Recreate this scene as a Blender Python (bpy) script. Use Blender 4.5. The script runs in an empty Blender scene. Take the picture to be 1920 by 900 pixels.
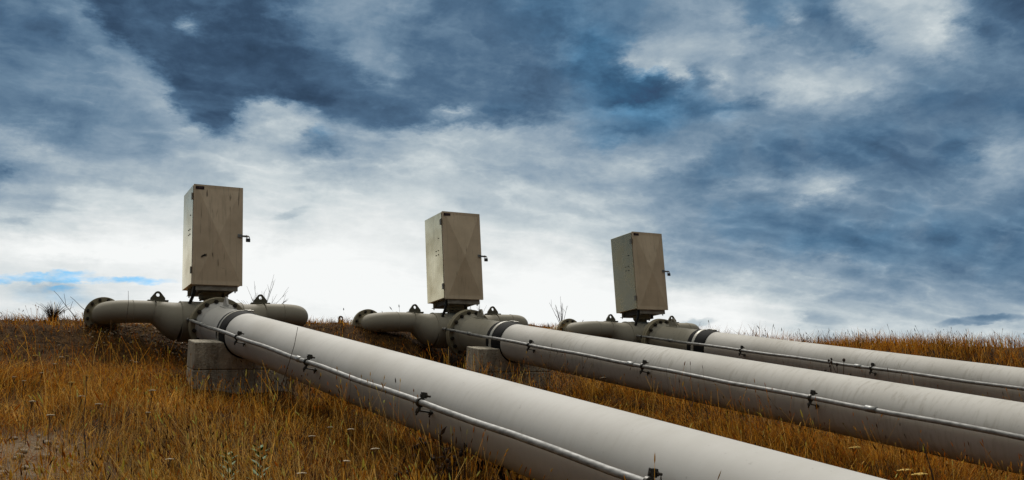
import bpy, bmesh, math, random
import numpy as np
from mathutils import Vector, Matrix

random.seed(7)
RNG = np.random.default_rng(11)
SC = bpy.context.scene
COL = SC.collection
PI = math.pi
H0 = 1.5                                   # camera height above the origin of the terrain model

# ------------------------------------------------------------------ camera
CAMPOS = Vector((0, 0, H0))
CR = Vector((0.86363445, -0.50141052, -0.05218266))      # right
CD = Vector((0.05979611, 0.20467176, -0.97700251))       # down
CF = Vector((0.50055965, 0.84065270, 0.20674398))        # forward
cam = bpy.data.cameras.new('camera')
cam.sensor_width = 36.0
cam.lens = 36.0 * 1750 / 1920
cam.clip_start = 0.05
cam.clip_end = 2000
camo = bpy.data.objects.new('camera', cam)
COL.objects.link(camo)
camo.matrix_world = Matrix(((CR.x, -CD.x, -CF.x, CAMPOS.x), (CR.y, -CD.y, -CF.y, CAMPOS.y),
                            (CR.z, -CD.z, -CF.z, CAMPOS.z), (0, 0, 0, 1)))
SC.camera = camo

# ------------------------------------------------------------------ exposure
SC.view_settings.view_transform = 'Standard'
SC.view_settings.look = 'None'
SC.view_settings.exposure = 0.0
SC.view_settings.gamma = 1.0
SC.view_settings.use_curve_mapping = False
SC.cycles.use_denoising = True
SC.cycles.max_bounces = 6
SC.cycles.diffuse_bounces = 3
SC.cycles.sample_clamp_indirect = 4.0

# ------------------------------------------------------------------ sun
SUN_EL, SUN_AZ = math.radians(56), math.radians(14)      # azimuth from +y towards +x
sun = bpy.data.lights.new('sun', 'SUN')
sun.energy = 2.8
sun.angle = math.radians(14)
sun.color = (1.0, 0.95, 0.88)
suno = bpy.data.objects.new('sun', sun)
COL.objects.link(suno)
sd = Vector((math.sin(SUN_AZ) * math.cos(SUN_EL), math.cos(SUN_AZ) * math.cos(SUN_EL), math.sin(SUN_EL)))
suno.rotation_euler = sd.to_track_quat('Z', 'Y').to_euler()
suno.location = (0, 0, 30)

# ------------------------------------------------------------------ sky: cloud cover by azimuth and elevation
# each row: 128 brightness values (00..99) across azimuth -1.5 .. 62.5 deg, then 128 blue-gap values (0..9)
SKY_EL0, SKY_DEL = 3.0, 0.6
SKY = """
8484848484848484848484848485858585858585858687888990909191929393939393929291909090898989898989909192929393949494959596969696969696969696969696969696969695939190898989909090919191919089888684828077737272737474757474747474737373737373737271706969696969696969 22222222222222222222111111000000000000000000000000000000000000000000000000000000000000000000000011111111111111111111112222222222
8484848484848484848484848485858585858585858687888990909191929393939393929291909090898989898989909192929393949494959595969696969696969696969696969696969695939190898989909090919191919089888785838077747272737474757474747474737373737373737271706969696969696868 22222222222222222222111111000000000000000000000000000000000000000000000000000000000000000000000011111111111111111111112222222222
8484848484848484848484848485858585858585858687888990909191929393939393929291909090898989898989909192929393949494959595969696969696969696969696969696969695939190898989909090909191919089888785838077747272737474747474747474747475767677777674716867676767666666 22222222222222222222111111000000000000000000000000000000000000000000000000000000000000000000000001111111111111111111111222222222
8484848484848484848484848485858585858585858687888990909191929393939393929291909090898989898989909192929393949494959595969696969696969696969696969696969695949290898989909090919191919190898886848178747271717374757576777777767574737170696766656464646463636362 22222222222222222222111111000000000000000000000000000000000000000000000000000000000000000000000001111111111111111111222222222222
8484848484848484848484848485858585858585858687888990909191929393939393929291909090898989898989909192929393939494959595969696969696969696969696969696969696949290898989909090919192929191908887848278757170707173737271707069686766656463626160606060605959595858 22222222222222222222111111000000000000000000000000000000000000000000000000000000000000000000000001112221112222222222222222222222
8484848484848484848484848485858585858585868687888990909191929393939393929291909090898989898989909192929393949494959595969696969696969696969696969697979696959390898989898990909191919190898786858582736463646769696867666564646260595858585858585757565655555454 22222222222222222222111111000000000000000000000000000000000000000000000000000000000000000000000000122222222222222222222223333333
8484848484848485858585858586868686858585868788899090919192929393939393929191909090898989898989909192939494949494949595969696969696969696969696969696979696959390898989898990909090909089878584828077737069696665636161606060605958585857565554535352515050494949 22222222222222111221111100000000000000000000000000000000000000000000000000000000000000000000000011111122222222223333333333333333
8585858585858585868686868686868686858586868789909191919293939494949494939291919090908989898990919294949494949494949595969696969696969696969696969696969696959389878889909191919191918987848077757371696765636160595958555251535455555554535251504947474646464545 22222222221221111111111000000000000000000000000000000000000000000000000000000000000000000000011111222223333333333333333333444444
8484848484848485858585848484858585858585868789909191929393949495959595949392919191919090909091939494959595959594949495959595969696969696959595959595959594939086848484858584838281807876757371706967666461585655545453575351494949504949484847454445444444444444 22222222222222222111111000000000000000000000000000000000000000000000000000000000000000001111111122222333333233333333334444444444
8282838383838382828281808081818283848485868788899091929394959595959696959594939292929292929293949495959595959494949494949494959595959595959494949494949392918782787776767574747372717070696867666563605755525150494950574949494948454343444546454444444444444444 22222222223333322221111000000000000000000000000000000000000000000000000000000000111111111111112222233333333233333444444444444444
7980808080808079777675757475777981828384858687888991929495959595969696959595949493939393939494949494949494949494939393939393939494949494939393939393929190878277737170706969686765636261616260585755535456565553524946454545454545444443434445464646454545444444 33333334444454433222111100000000000000000000000000000000000000000000000000000011111111122222222333332223334444444445544433444444
7777777777787775737170707071737578808284858586878890939495959595969696969595959494949494949494949494939393939393929292929393939392929291919191919191908986817774716967666565646362616160585653515049484644434241404040414243434444423838404343403838424141424344 44444445566666544322211110000000000000000000000000000000000000000000000000000111111122222222233334444445555544444566554566555554
8585858484848383838485848383838486878888888889888991949595959696969696969595959594949494949494939392929291919191919191929292929190908989898989888786858379767472706866636261606059585755545249474644423938383738383940414242434648454343444545454545454545464646 22333333332333322211111110000000000000000000000000000000000000000000000000001111112222222233333444555555555555443455444444444444
8686868585858585858585848483848688899090919292939394959696969696969696959595959595949494939393939292919191909090908989898989898888878787868685848281807875747272706764616058575756545351504846454443424141414141424242424243464947474647474746464646474747484849 22222233322333322111110000000000000000000000000000000000000000000000000000011111112222333333344444455555555555433444333333443333
8989898989898991929495959494949595959595959595959596969696969696959595959494949494949493939292929291919090908989888785858584848485858585848382818079777574737271696662595856555453525047454344444444444444444444464849494947474747484949494949484849505151525253 11111111100000000000000000000000000000000000000000000000000000000000000000011111122233333344444444444444433334444333333333333322
8282838384848586878889909091929394949494949495959595969696969594939392929190909192929291919090909089898888878786858483828282828282838282818080797877767473727169676460585755545352514948474645454444444444444444454645454546474748494949505051535455555455555555 00000000000000000000000000000000000000000000000000000000000000000000000000111111222333333444444444444444444444443333222222222222
7474757576767677777879818282848688898989899090909091939495949391908988868483838486878787878787878686858484838383828181818181818181807978777776767675747271706967656260585655545251504949484747464647485052535455565449474647474848484748484951545556575657585858 00000000000000000000000000000000000000000000000000000000000000000001111111111122222333344444444443333332223333333333222221111111
6666666767676664687577787878798083858585848484848485868890898887868584828078788082838484848484848484838382828281807978797979797878787776757574737372717069686665636159575554525150505050515151525354566065686967595047474646474747464646464749525558585858585960 00000011000000000000000000000000000000000000000000000000000000001111111111111222222333344433333322221000233333333333332221111111
6363636464646564646568717375767778798081818282828281818182828383838281797776777880818281818282838382828281818079787675757676767676767575757473727271706967666563625957555352504952555656565660615655576061605957545047464545454545454442404041485661626059585756 00000001100000000000000000000000000000000000000000000000011111111111111111112222223333343222221122211222233333333334454321111111
5657575858596061626262666971727273747576777878787878777676777778797978777776767778797979797980808080807979787776747372737374747474747474747372717170696765646361595755535150474646464748515353535148505252525049464443434344444444444038373738414551525252515049 11111111111000000000000000000000000000000000000000000000111111111111111111112222223333444443322233333333344443333345665542222222
4748494950515056596162646669707070707171727374747473727172737475757676767676767676767677777777777676767675757473727271717172727272727272717170696968666564636261605856545250484543444545464646464541434545454442414141424242434344434342414142434547474646454342 32222221110000000000000000000000000000000000000000000011111111111111111111111112222333344444333334433344444444333334444433223334
5352515049484354596060606163646565666768697070717070696869707273737372717171717171727374747473737373737373737272727171707070707070706969686867666665656464656464646462585653504845434445454746434341404243464242424242424242424343444343424243444543424140393938 22222232111111100000000000000000001111111100000100000011111111111111111111111000001122334444433444444344444444433333333333444445
5959595858585959606062636259596060616162646566676767676767686970717171717170706969696969696969697070717172727271717170706969696968686867666564636362626261616059585856555455575754484544444447464343424245434242424242424242434344444444444443434241393838393939 11111111111111111111110000000000000001111111111111100111111111111111111222222222222222112344443344443444444444443333333334454444
6363636262616467696967625754545556575859606162646566666667676768686867676665656565656464646465666767686969707070706969686867676767676666656463615958575756565555545353535352525252535146454443444546464545454444434343434343424140414243434342424141414040404141 11111110000111111111111000000000000111111111111111111111111111111111112222223333333333333234444433333334444444445443333444444443
5859606162636463605856535251515253535455565758606263646565656566666666646260595756565658596061626261626565666666666565646465656566666665656361595552504947474848494949495050505050515252515049484748484848484848494948484847474645444241424242424242414141424242 11111100111122222211111100000000000111222222222211111111111111111111112234445555444444333322333333333333233333333444433333333333
4647474850515151505050504948484950515253545455586163646462606061636464636159554842414449525557575860626364646566666666666767676767666564636262615751484645413938394042444546474748495254555553515049515253545555555454535454545250484645444444444443434242424242 22222111111222222221111110000111000112245543322221111100000000000011111134455788877655544432112333322222222222223333333333333333
4242434343434343434343444444454648495151515254586165625949464755596365656563574644505153515556535253565960616264646464646363636261616162626159565351494746464544434139394141424344444444444546475155586061616364656566666665625752504746464646464644434242424242 22222222222222222211111100012221100001245332322222111110000000111111112233444555677777655555544432211111111111122333333333222333
4242424242424241414141424242434547495050515356575244373432323853586266666666656157565553484339383939404142424344444444444444444446474847464849494848464545464747474445474645444343464851545760626465676868686867666565646260585753504848484850504743424242424242 22222222222222222111111112333321110000012222233444444444444444333322333334445444455444555544332211111111111112222222222222222333
4242424242424242424245464747474849505052545658523532323131323453585659616262605749423938383838383837373737373847576059565042363636363637373940414242434340373534343435363839384046505357606464666767666564636363626059585858585755555657585858555147434140414140 22222222222111111111111233333331011111112233333333333332111123444444333444456789998877775443221111111122222222222222222222222333
4242434343424243444545464646464748505254565856383232313131313237535964646360534133323436363636363535353535353535353637383838363737373737373737373839414140383736363635353639435254454861736763626058585757585857545253545455575961626263646564595448424039404040 22222222222222222222111333333333110001123333334444444444444333433444444444556788889987744552011222222222222222211111111122222233
4242424242424243444545454646464748515455565645343232313131323232343638373634323232323232333435363737373737373738383838383838383838383838383838383838393937353433363736404558747354495866636159575656565556565553525148454451586263656668707272675647424039393939 22222222222222222221112333333333333333333333333333333333333333333333333333577899888864114531112222222222233443211100001122222333
4243434242424243434444444444454648515455544737333232323232323232323232323232323232323333333335394040393838383838383838383838383838383838383838383838383736333436435261707376706663626161616058555452525355565552504947464955596467687072747978675749444140393939 22222222222222222211123333333333333333333333333223333333333333333333333334688998753211111111112222222122333332210000000122233333
4141424242424243434343434443414449525351443633323232323232323232323232313132323232333433353944485052484440383838383838383838383838393938383838383838383838384044586968666666666564646463636260585551525355525149494949525661646769707172757470645851454240393939 22222222222222222111233333333333333333333333322111223333333333333333333356777776321111111111111222222223333321100000001122233333
4040404040404040414243454747505151484136343232323232323232323231313131313131323232323334384551535351484544424139393838383838383939393938383838394043464137363540505862636364646463636362626159565147464647474747464549566368697070707171717068645952464240403939 22222222222222211223333333333333333333333333221111222233333333333333334555467887421111111111111233333333333210000000011122233333
4141414040414140394042465053534940343332323231313132323232313131313131313132323233353639445053535149474544424242414140404040404040393939393939424745393735384143465054596162616160606060595855504441414349604942424350596365666769707071717069656054474341403939 22222222222211112333333333333333333333333322211112222333333333333333344545678765543211111111112345543234443211100000011122233333
4141414141444443414145505453473632313131313131313232323232313131313131323232343639404244475053535251484645434241414243434242414041414140404040414040394041424243444850535455565859596060605955494341424449474443454752586264666769707071717169666155484441403939 22222222222111233333333333333333333333322222211112222333333333333344455566666555543322211111112345443344433211100000011112233333
4141414141444543424450545144353231313131313131334656403332323131323232323335373942444648505354545452504846454443434343444343434343434342414141414141414243434445464748505152545557585958575552484443434445454444454751576164666768697071717169676256504541403939 22222222221112333333333310233333333332222221111112222333333333333344455555555555444332221111223344444444433211100000011112233333
4141414141434442424648484234323232323232323232323234353737333232323232333436384145485052535354545453515048474645454444444444444443434242414141414142434445464646464647485052535455575757555250474543434445454444444650566163656768697071717170676358514542403939 22222222222223333333333333322333333332222111111111222233333333333444555555554444444332222222223344444444433211100000001112223333
4141414141434442434648474233323232323232323232323232323336353232323339434747484950505153535353535353525150494847464545454444444343424242414141414142434444454546464647485051525355575757555250484543434444454444444649556063656668697070717170686459524642404039 22222222222223333333333333332333332211111111111111122223333333344444555555554444444332222222223344444444433211110000001112223333
4141414141444442434648474133323232323232323232323232323233333232323335363838404549515353545454545453525150504948464545454544444343424242424242424242434344454545464647485051525355565757555350484544434344454544444648546062656668697070717170696560544743414039 22222222222223333333333333333333333322221111111111222222333333344444444555555444444332222222223344444444433211110000001112223333
4141414141444442434648474133323232323232323232323232323233333232323335363838404549515353545454545453525150504948464545454544444343424242424242424242434344454545464647485051525354565757565351484644434344454545444548535962646667697070717171696661554944414039 22222222222223333333333333333333333322221111111111222222333333344444444555555444444333222222223344444444443221110000001111223333
4141414142444442434748474033323232323232323232323232323233333232323335363838404549515353545454545453525150504948464545454544444343424242424242424242434344454545464647484951525354565757565451494644434344454545444547525862646667686970717171696763575045414039 22222222222223333333333333333333333322221111111111222222333333344444444555555444444333222222223334444444443321110000001111223333
""".split('\n')
SKY = [r for r in SKY if r.strip()]


class NT:
    """small helper to write node trees"""
    def __init__(s, tree):
        s.t = tree
        s.n = tree.nodes
        s.l = tree.links

    def new(s, kind, **kw):
        n = s.n.new(kind)
        for k, v in kw.items():
            setattr(n, k, v)
        return n

    def put(s, sock, v):
        if v is None:
            return
        if isinstance(v, bpy.types.NodeSocket):
            s.l.new(v, sock)
        else:
            sock.default_value = v

    def math(s, op, a, b=None, c=None, clamp=False):
        n = s.new('ShaderNodeMath', operation=op)
        n.use_clamp = clamp
        for i, v in enumerate((a, b, c)):
            s.put(n.inputs[i], v)
        return n.outputs[0]

    def vmath(s, op, a, b=None):
        n = s.new('ShaderNodeVectorMath', operation=op)
        s.put(n.inputs[0], a)
        if b is not None:
            s.put(n.inputs[1], b)
        return n.outputs['Value' if op in ('DOT_PRODUCT', 'LENGTH') else 'Vector']

    def mix(s, f, a, b, mode='MIX'):
        n = s.new('ShaderNodeMix', data_type='RGBA', blend_type=mode)
        s.put(n.inputs[0], f)
        s.put(n.inputs[6], a if isinstance(a, bpy.types.NodeSocket) else (*a, 1) if len(a) == 3 else a)
        s.put(n.inputs[7], b if isinstance(b, bpy.types.NodeSocket) else (*b, 1) if len(b) == 3 else b)
        return n.outputs[2]

    def maprange(s, v, a, b, c=0.0, d=1.0, smooth=False):
        n = s.new('ShaderNodeMapRange', interpolation_type='SMOOTHSTEP' if smooth else 'LINEAR')
        for i, q in enumerate((v, a, b, c, d)):
            s.put(n.inputs[i], q)
        return n.outputs[0]

    def ramp(s, f, stops, interp='LINEAR'):
        n = s.new('ShaderNodeValToRGB')
        n.color_ramp.interpolation = interp
        e = n.color_ramp.elements
        while len(e) < len(stops):
            e.new(0.5)
        for i, (p, c) in enumerate(stops):
            e[i].position = p
            e[i].color = (*c, 1) if len(c) == 3 else c
        s.put(n.inputs[0], f)
        return n.outputs[0]

    def noise(s, vec, scale=5.0, detail=3.0, rough=0.5, dist=0.0, col=False):
        n = s.new('ShaderNodeTexNoise')
        s.put(n.inputs['Vector'], vec)
        n.inputs['Scale'].default_value = scale
        n.inputs['Detail'].default_value = detail
        n.inputs['Roughness'].default_value = rough
        n.inputs['Distortion'].default_value = dist
        return n.outputs['Color' if col else 'Fac']

    def mapping(s, vec, loc=(0, 0, 0), rot=(0, 0, 0), scale=(1, 1, 1)):
        n = s.new('ShaderNodeMapping')
        s.put(n.inputs[0], vec)
        n.inputs[1].default_value = loc
        n.inputs[2].default_value = rot
        n.inputs[3].default_value = scale
        return n.outputs[0]

    def sep(s, v):
        n = s.new('ShaderNodeSeparateXYZ')
        s.put(n.inputs[0], v)
        return n.outputs

    def comb(s, x, y, z):
        n = s.new('ShaderNodeCombineXYZ')
        for i, v in enumerate((x, y, z)):
            s.put(n.inputs[i], v)
        return n.outputs[0]


def lin(c):
    return tuple((v / 12.92 if v <= .04045 else ((v + .055) / 1.055) ** 2.4) for v in (q / 255 for q in c))


world = bpy.data.worlds.new('World')
SC.world = world
world.use_nodes = True
w = NT(world.node_tree)
w.n.clear()
tc = w.new('ShaderNodeTexCoord').outputs['Generated']
dx, dy, dz = w.sep(tc)
# clouds lie on a high sheet: perspective coordinates of that sheet
hz = w.math('ADD', w.math('MAXIMUM', dz, 0.0), 0.16)
pv = w.comb(w.math('DIVIDE', dx, hz), w.math('DIVIDE', dy, hz), w.math('MULTIPLY', dz, 0.6))
pvs = w.mapping(pv, rot=(0, 0, math.radians(-28)), scale=(0.55, 1.5, 1.0))
dirv = w.mapping(tc, scale=(1, 1, 2.2))
n1 = w.noise(dirv, 4.0, 4, .55, 0.0, col=True)
n2 = w.noise(dirv, 13.0, 4, .6, 0.0, col=True)
n3 = w.noise(dirv, 40.0, 6, .68, 0.0, col=True)
a1, b1, _ = w.sep(n1)
a2, b2, _ = w.sep(n2)
a3, b3, _ = w.sep(n3)
DEG = 180 / PI
az = w.math('MULTIPLY', w.math('ARCTAN2', dx, dy), DEG)
el = w.math('MULTIPLY', w.math('ARCSINE', dz), DEG)
for q, k in ((a1, 1.2), (a2, 1.7), (a3, 2.3)):
    az = w.math('MULTIPLY_ADD', w.math('SUBTRACT', q, .5), k, az)
amp = w.maprange(el, 4.0, 11.0, 0.22, 1.0)
wob = w.math('MULTIPLY', w.math('SUBTRACT', b1, .5), 0.9)
for q, k in ((b2, 1.3), (b3, 1.6)):
    wob = w.math('MULTIPLY_ADD', w.math('SUBTRACT', q, .5), k, wob)
el = w.math('MULTIPLY_ADD', wob, amp, el)
STEP = 64.0 / 127
col = w.math('MULTIPLY_ADD', az, 1 / STEP, 1.5 / STEP)          # column number 0..127
erow = w.math('MULTIPLY_ADD', el, 1 / SKY_DEL, -SKY_EL0 / SKY_DEL)
erow = w.math('MINIMUM', w.math('MAXIMUM', erow, 0.0), float(len(SKY) - 1))


def chart_group(k, get, ncol, name):
    """node group: three neighbouring elevation rows (R, G, B of its ramps), summed with hat weights"""
    gt = bpy.data.node_groups.new(name, 'ShaderNodeTree')
    gt.interface.new_socket('column', in_out='INPUT', socket_type='NodeSocketFloat')
    gt.interface.new_socket('row', in_out='INPUT', socket_type='NodeSocketFloat')
    gt.interface.new_socket('value', in_out='OUTPUT', socket_type='NodeSocketFloat')
    g = NT(gt)
    gi = g.new('NodeGroupInput')
    go = g.new('NodeGroupOutput')
    segs = (ncol + 31) // 32
    c = None
    for i in range(segs):
        st = [(j / 31.0, tuple(get(k + q, 32 * i + j) for q in range(3))) for j in range(32)]
        r = g.ramp(g.math('MULTIPLY_ADD', gi.outputs[0], 1 / 31.0, -32 * i / 31.0), st)
        c = r if c is None else g.mix(g.math('ADD', gi.outputs[0], -32.0 * i + 1.0, clamp=True), c, r)
    e = g.comb(gi.outputs[1], gi.outputs[1], gi.outputs[1])
    wt = g.vmath('ABSOLUTE', g.vmath('SUBTRACT', e, (k, k + 1, k + 2)))
    wt = g.vmath('MAXIMUM', g.vmath('SUBTRACT', (1, 1, 1), wt), (0, 0, 0))
    g.l.new(g.vmath('DOT_PRODUCT', c, wt), go.inputs[0])
    return gt


def use_group(gt, a_, b_):
    n = w.new('ShaderNodeGroup')
    n.node_tree = gt
    w.put(n.inputs[0], a_)
    w.put(n.inputs[1], b_)
    return n.outputs[0]


NR = len(SKY)
TXT = [r.split() for r in SKY]


def get_L(r, c):
    return int(TXT[r][0][2 * c:2 * c + 2]) / 100 if r < NR else 0.0


def get_B(r, c):                                   # the blue gaps are charted on every second column and second row
    return int(TXT[2 * r][1][min(2 * c, 127)]) / 9 if 2 * r < NR - 1 else 0.0


Lc = Bc = None
for k in range(0, NR, 3):
    v = use_group(chart_group(k, get_L, 128, 'cloud_brightness_rows'), col, erow)
    Lc = v if Lc is None else w.math('ADD', Lc, v)
col_b, row_b = w.math('MULTIPLY', col, 1 / 2.0), w.math('MULTIPLY', erow, .5)
for k in range(0, NR // 2, 3):
    v = use_group(chart_group(k, get_B, 64, 'blue_gap_rows'), col_b, row_b)
    Bc = v if Bc is None else w.math('ADD', Bc, v)
acc = w.comb(Lc, Bc, 0.0)
# unseen sky beyond the chart: added overcast, dim low, bright overhead, shapes the light
side = w.vmath('DOT_PRODUCT', tc, (math.sin(math.radians(30.5)), math.cos(math.radians(30.5)), 0))
charted = w.math('MULTIPLY', w.maprange(side, .36, .54, 0, 1, True), w.maprange(dz, .47, .62, 1, 0, True))
wild = w.maprange(w.noise(pv, 1.1, 5, .55), .35, .68, -.07, .09)
wild = w.math('ADD', wild, w.maprange(dz, .12, .85, .11, .92, True))
acc = w.mix(charted, w.comb(wild, 0.1, 0.0), acc)
Ls, Bs, _ = w.sep(acc)
# streaks and billows inside the cover
nd = w.noise(w.mapping(pv, rot=(0, 0, math.radians(-35)), scale=(.8, 1.9, 1.0)), 2.6, 9, .60, .25)
nf = w.noise(w.mapping(tc, rot=(0, 0, .4), scale=(1, 1, 1.5)), 11.0, 9, .64, .25)
Ls = w.math('MULTIPLY_ADD', w.math('SUBTRACT', Ls, .56), 1.12, .58)
det = w.math('ADD', w.math('MULTIPLY', w.math('SUBTRACT', nd, .5), .19), w.math('MULTIPLY', w.math('SUBTRACT', nf, .5), .36))
wv = w.vmath('ADD', w.mapping(pv, rot=(0, 0, math.radians(-35)), scale=(.75, 2.2, 1.0)), w.vmath('MULTIPLY', w.vmath('SUBTRACT', n2, (.5, .5, .5)), (.35, .35, .35)))
wisp = w.new('ShaderNodeTexNoise', noise_type='RIDGED_MULTIFRACTAL', normalize=True)
w.put(wisp.inputs['Vector'], wv)
for nm_, v_ in (('Scale', 3.2), ('Detail', 9.0), ('Roughness', .55), ('Lacunarity', 2.1), ('Offset', .9), ('Gain', 1.6)):
    wisp.inputs[nm_].default_value = v_
det = w.math('MULTIPLY_ADD', w.math('SUBTRACT', wisp.outputs[0], .85), .062, det)
mid = w.maprange(Ls, .74, .97, 1.0, .48)
Ls = w.math('MULTIPLY_ADD', det, mid, Ls)
# three small lens clouds low over the hill
jag = w.math('SUBTRACT', w.noise(dirv, 60.0, 3, .6), .5)
for a_, e_, wa, we, depth in ((57.2, 4.95, 2.0, .24, .20), (41.65, 6.15, 1.1, .27, .22), (17.1, 13.85, 1.0, .28, .09)):
    A_, E_ = math.radians(a_), math.radians(e_)
    t1 = Vector((math.cos(A_), -math.sin(A_), 0)) * (DEG / wa)
    t2 = Vector((-math.sin(A_) * math.sin(E_), -math.cos(A_) * math.sin(E_), math.cos(E_))) * (DEG / we)
    if a_ < 20:
        t2 -= Vector((math.cos(A_), -math.sin(A_), 0)) * (DEG * .28 / we)
    u_ = w.vmath('DOT_PRODUCT', tc, tuple(t1))
    v_ = w.math('MULTIPLY_ADD', jag, 2.4, w.vmath('DOT_PRODUCT', tc, tuple(t2)))
    rr = w.math('ADD', w.math('MULTIPLY', u_, u_), w.math('MULTIPLY', v_, v_))
    ahead = w.math('GREATER_THAN', side, .3)
    lens = w.math('MULTIPLY', w.maprange(rr, .0, 1.9, 1, 0, True), ahead)
    Ls = w.math('MULTIPLY_ADD', lens, -depth, Ls)
RC = [(.0, (13, 15, 18)), (.20, (36, 54, 74)), (.30, (55, 78, 103)), (.40, (77, 105, 132)), (.50, (106, 132, 155)), (.60, (138, 158, 175)),
      (.70, (170, 184, 193)), (.80, (202, 211, 214)), (.90, (226, 230, 230)), (1.0, (245, 247, 246))]
cloud = w.ramp(Ls, [(p, lin(c)) for p, c in RC])
blue = w.comb(w.math('MAXIMUM', w.math('MULTIPLY_ADD', Ls, .30, -.085), .008), w.math('MULTIPLY_ADD', Ls, .88, -.205), w.math('MULTIPLY_ADD', Ls, 1.40, -.29))
# broken strip of clear sky low on the left
strip = None
for a_, e_, wa, we in ((3.4, 9.93, 2.0, .20), (5.0, 10.02, .9, .30), (1.6, 9.85, 1.3, .20), (7.6, 9.9, 2.2, .14), (4.4, 9.35, .8, .16)):
    A_, E_ = math.radians(a_), math.radians(e_)
    cdir = Vector((math.sin(A_) * math.cos(E_), math.cos(A_) * math.cos(E_), math.sin(E_)))
    t1 = Vector((math.cos(A_), -math.sin(A_), 0)) * (DEG / wa)
    t2 = Vector((-math.sin(A_) * math.sin(E_), -math.cos(A_) * math.sin(E_), math.cos(E_))) * (DEG / we)
    u_ = w.vmath('DOT_PRODUCT', tc, tuple(t1))
    v_ = w.math('MULTIPLY_ADD', jag, 4.5, w.vmath('DOT_PRODUCT', tc, tuple(t2)))
    rr = w.math('ADD', w.math('MULTIPLY', u_, u_), w.math('MULTIPLY', v_, v_))
    q_ = w.math('MULTIPLY', w.maprange(rr, .0, 2.6, .85, 0, True), ahead)
    strip = q_ if strip is None else w.math('MAXIMUM', strip, q_)
strip = w.math('MULTIPLY', strip, w.maprange(w.noise(w.mapping(tc, scale=(1, 1, 3.5)), 34.0, 5, .65), .36, .62, .15, 1.0))
Ls = w.math('MULTIPLY_ADD', strip, w.math('SUBTRACT', .62, Ls), Ls)
Bs = w.math('MAXIMUM', Bs, strip)
tint = w.mix(charted, (1.08, .98, .84), (1.0, 1.0, 1.0))          # unseen cover tinted warm so its light warms doors and undersides
cloud = w.mix(1.0, cloud, tint, 'MULTIPLY')
gap = w.math('MAXIMUM', w.math('MULTIPLY', w.maprange(Bs, .34, .95), .85), strip)
cover = w.mix(gap, cloud, blue)
cover = w.vmath('MULTIPLY', cover, (10.2, 10.2, 10.2))
nish = w.new('ShaderNodeTexSky', sky_type='NISHITA', sun_disc=False)
nish.sun_elevation = SUN_EL
nish.sun_rotation = SUN_AZ
nish.air_density = 1.0
nish.dust_density = 0.6
skyc = w.mix(w.math('MULTIPLY_ADD', gap, .10, .006), cover, nish.outputs[0])
bg = w.new('ShaderNodeBackground')
w.put(bg.inputs[0], skyc)
bg.inputs[1].default_value = 0.1
wo = w.new('ShaderNodeOutputWorld')
w.l.new(bg.outputs[0], wo.inputs[0])


# ------------------------------------------------------------------ materials
def material(name):
    m = bpy.data.materials.new(name)
    m.use_nodes = True
    t = NT(m.node_tree)
    p = next(n for n in t.n if n.type == 'BSDF_PRINCIPLED')
    return m, t, p


def bump(t, p, h, strength=.3, dist=.01):
    b = t.new('ShaderNodeBump')
    b.inputs['Strength'].default_value = strength
    b.inputs['Distance'].default_value = dist
    t.put(b.inputs['Height'], h)
    t.l.new(b.outputs[0], p.inputs['Normal'])


def objco(t):
    return t.new('ShaderNodeTexCoord').outputs['Object']


def paint(name, base, grime, streak=.0, rough=.5, slope=0.208, lo=.45, hi=.75):
    m, t, p = material(name)
    o = objco(t)
    o = t.mapping(o, rot=(-slope, 0, 0))
    big = t.noise(o, 1.3, 5, .6)
    fine = t.noise(o, 26, 4, .6)
    run = t.noise(t.mapping(o, scale=(7, 30, 7)), 1.0, 4, .6, .3)
    runm = t.noise(t.mapping(o, loc=(3, 1, 2), scale=(1.4, 1.1, 1.4)), 1.0, 2, .5)
    f = t.math('MULTIPLY', t.maprange(big, lo, hi), .55)
    c = t.mix(f, base, grime)
    if streak:
        s = t.math('MULTIPLY', t.maprange(run, .50, .72), t.maprange(runm, .40, .6))
        c = t.mix(t.math('MULTIPLY', s, streak), c, grime)
    c = t.mix(t.maprange(fine, .66, .76, 0, .35), c, tuple(v * .45 for v in grime))
    t.put(p.inputs['Base Color'], c)
    p.inputs['Roughness'].default_value = rough
    p.inputs['Specular IOR Level'].default_value = .18
    bump(t, p, fine, .05, .004)
    return m


M = {}
M['pipe'] = paint('cream_pipe_paint', (.475, .475, .465), (.33, .32, .29), streak=.35, rough=.72)
M['pipe_runs'] = paint('cream_pipe_paint_with_runs', (.47, .465, .445), (.27, .255, .22), streak=.75, rough=.72, lo=.42, hi=.8)
M['fitting'] = paint('weathered_fitting_paint', (.28, .265, .22), (.165, .15, .11), streak=.35, rough=.65)
M['flange'] = paint('weathered_flange_paint', (.25, .225, .16), (.13, .11, .06), rough=.55, lo=.4, hi=.7)
M['lug'] = paint('dark_lug_paint', (.10, .095, .07), (.05, .045, .03), rough=.6)
M['stub'] = paint('pale_buried_pipe', (.50, .47, .40), (.30, .27, .2), rough=.6)


def metal(name, base, dark, rough=.45, metallic=.8, scale=30, stretch=(1, 1, 1), lo=.4, hi=.65):
    m, t, p = material(name)
    o = t.mapping(objco(t), scale=stretch)
    n = t.noise(o, scale, 5, .65)
    n2 = t.noise(o, scale * .12, 3, .6)
    f = t.math('MULTIPLY_ADD', t.maprange(n, lo, hi), .7, t.math('MULTIPLY', t.maprange(n2, .45, .7), .3))
    t.put(p.inputs['Base Color'], t.mix(f, base, dark))
    p.inputs['Metallic'].default_value = metallic
    t.put(p.inputs['Roughness'], t.math('MULTIPLY_ADD', n, .2, rough - .1))
    bump(t, p, n, .08, .003)
    return m


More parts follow.
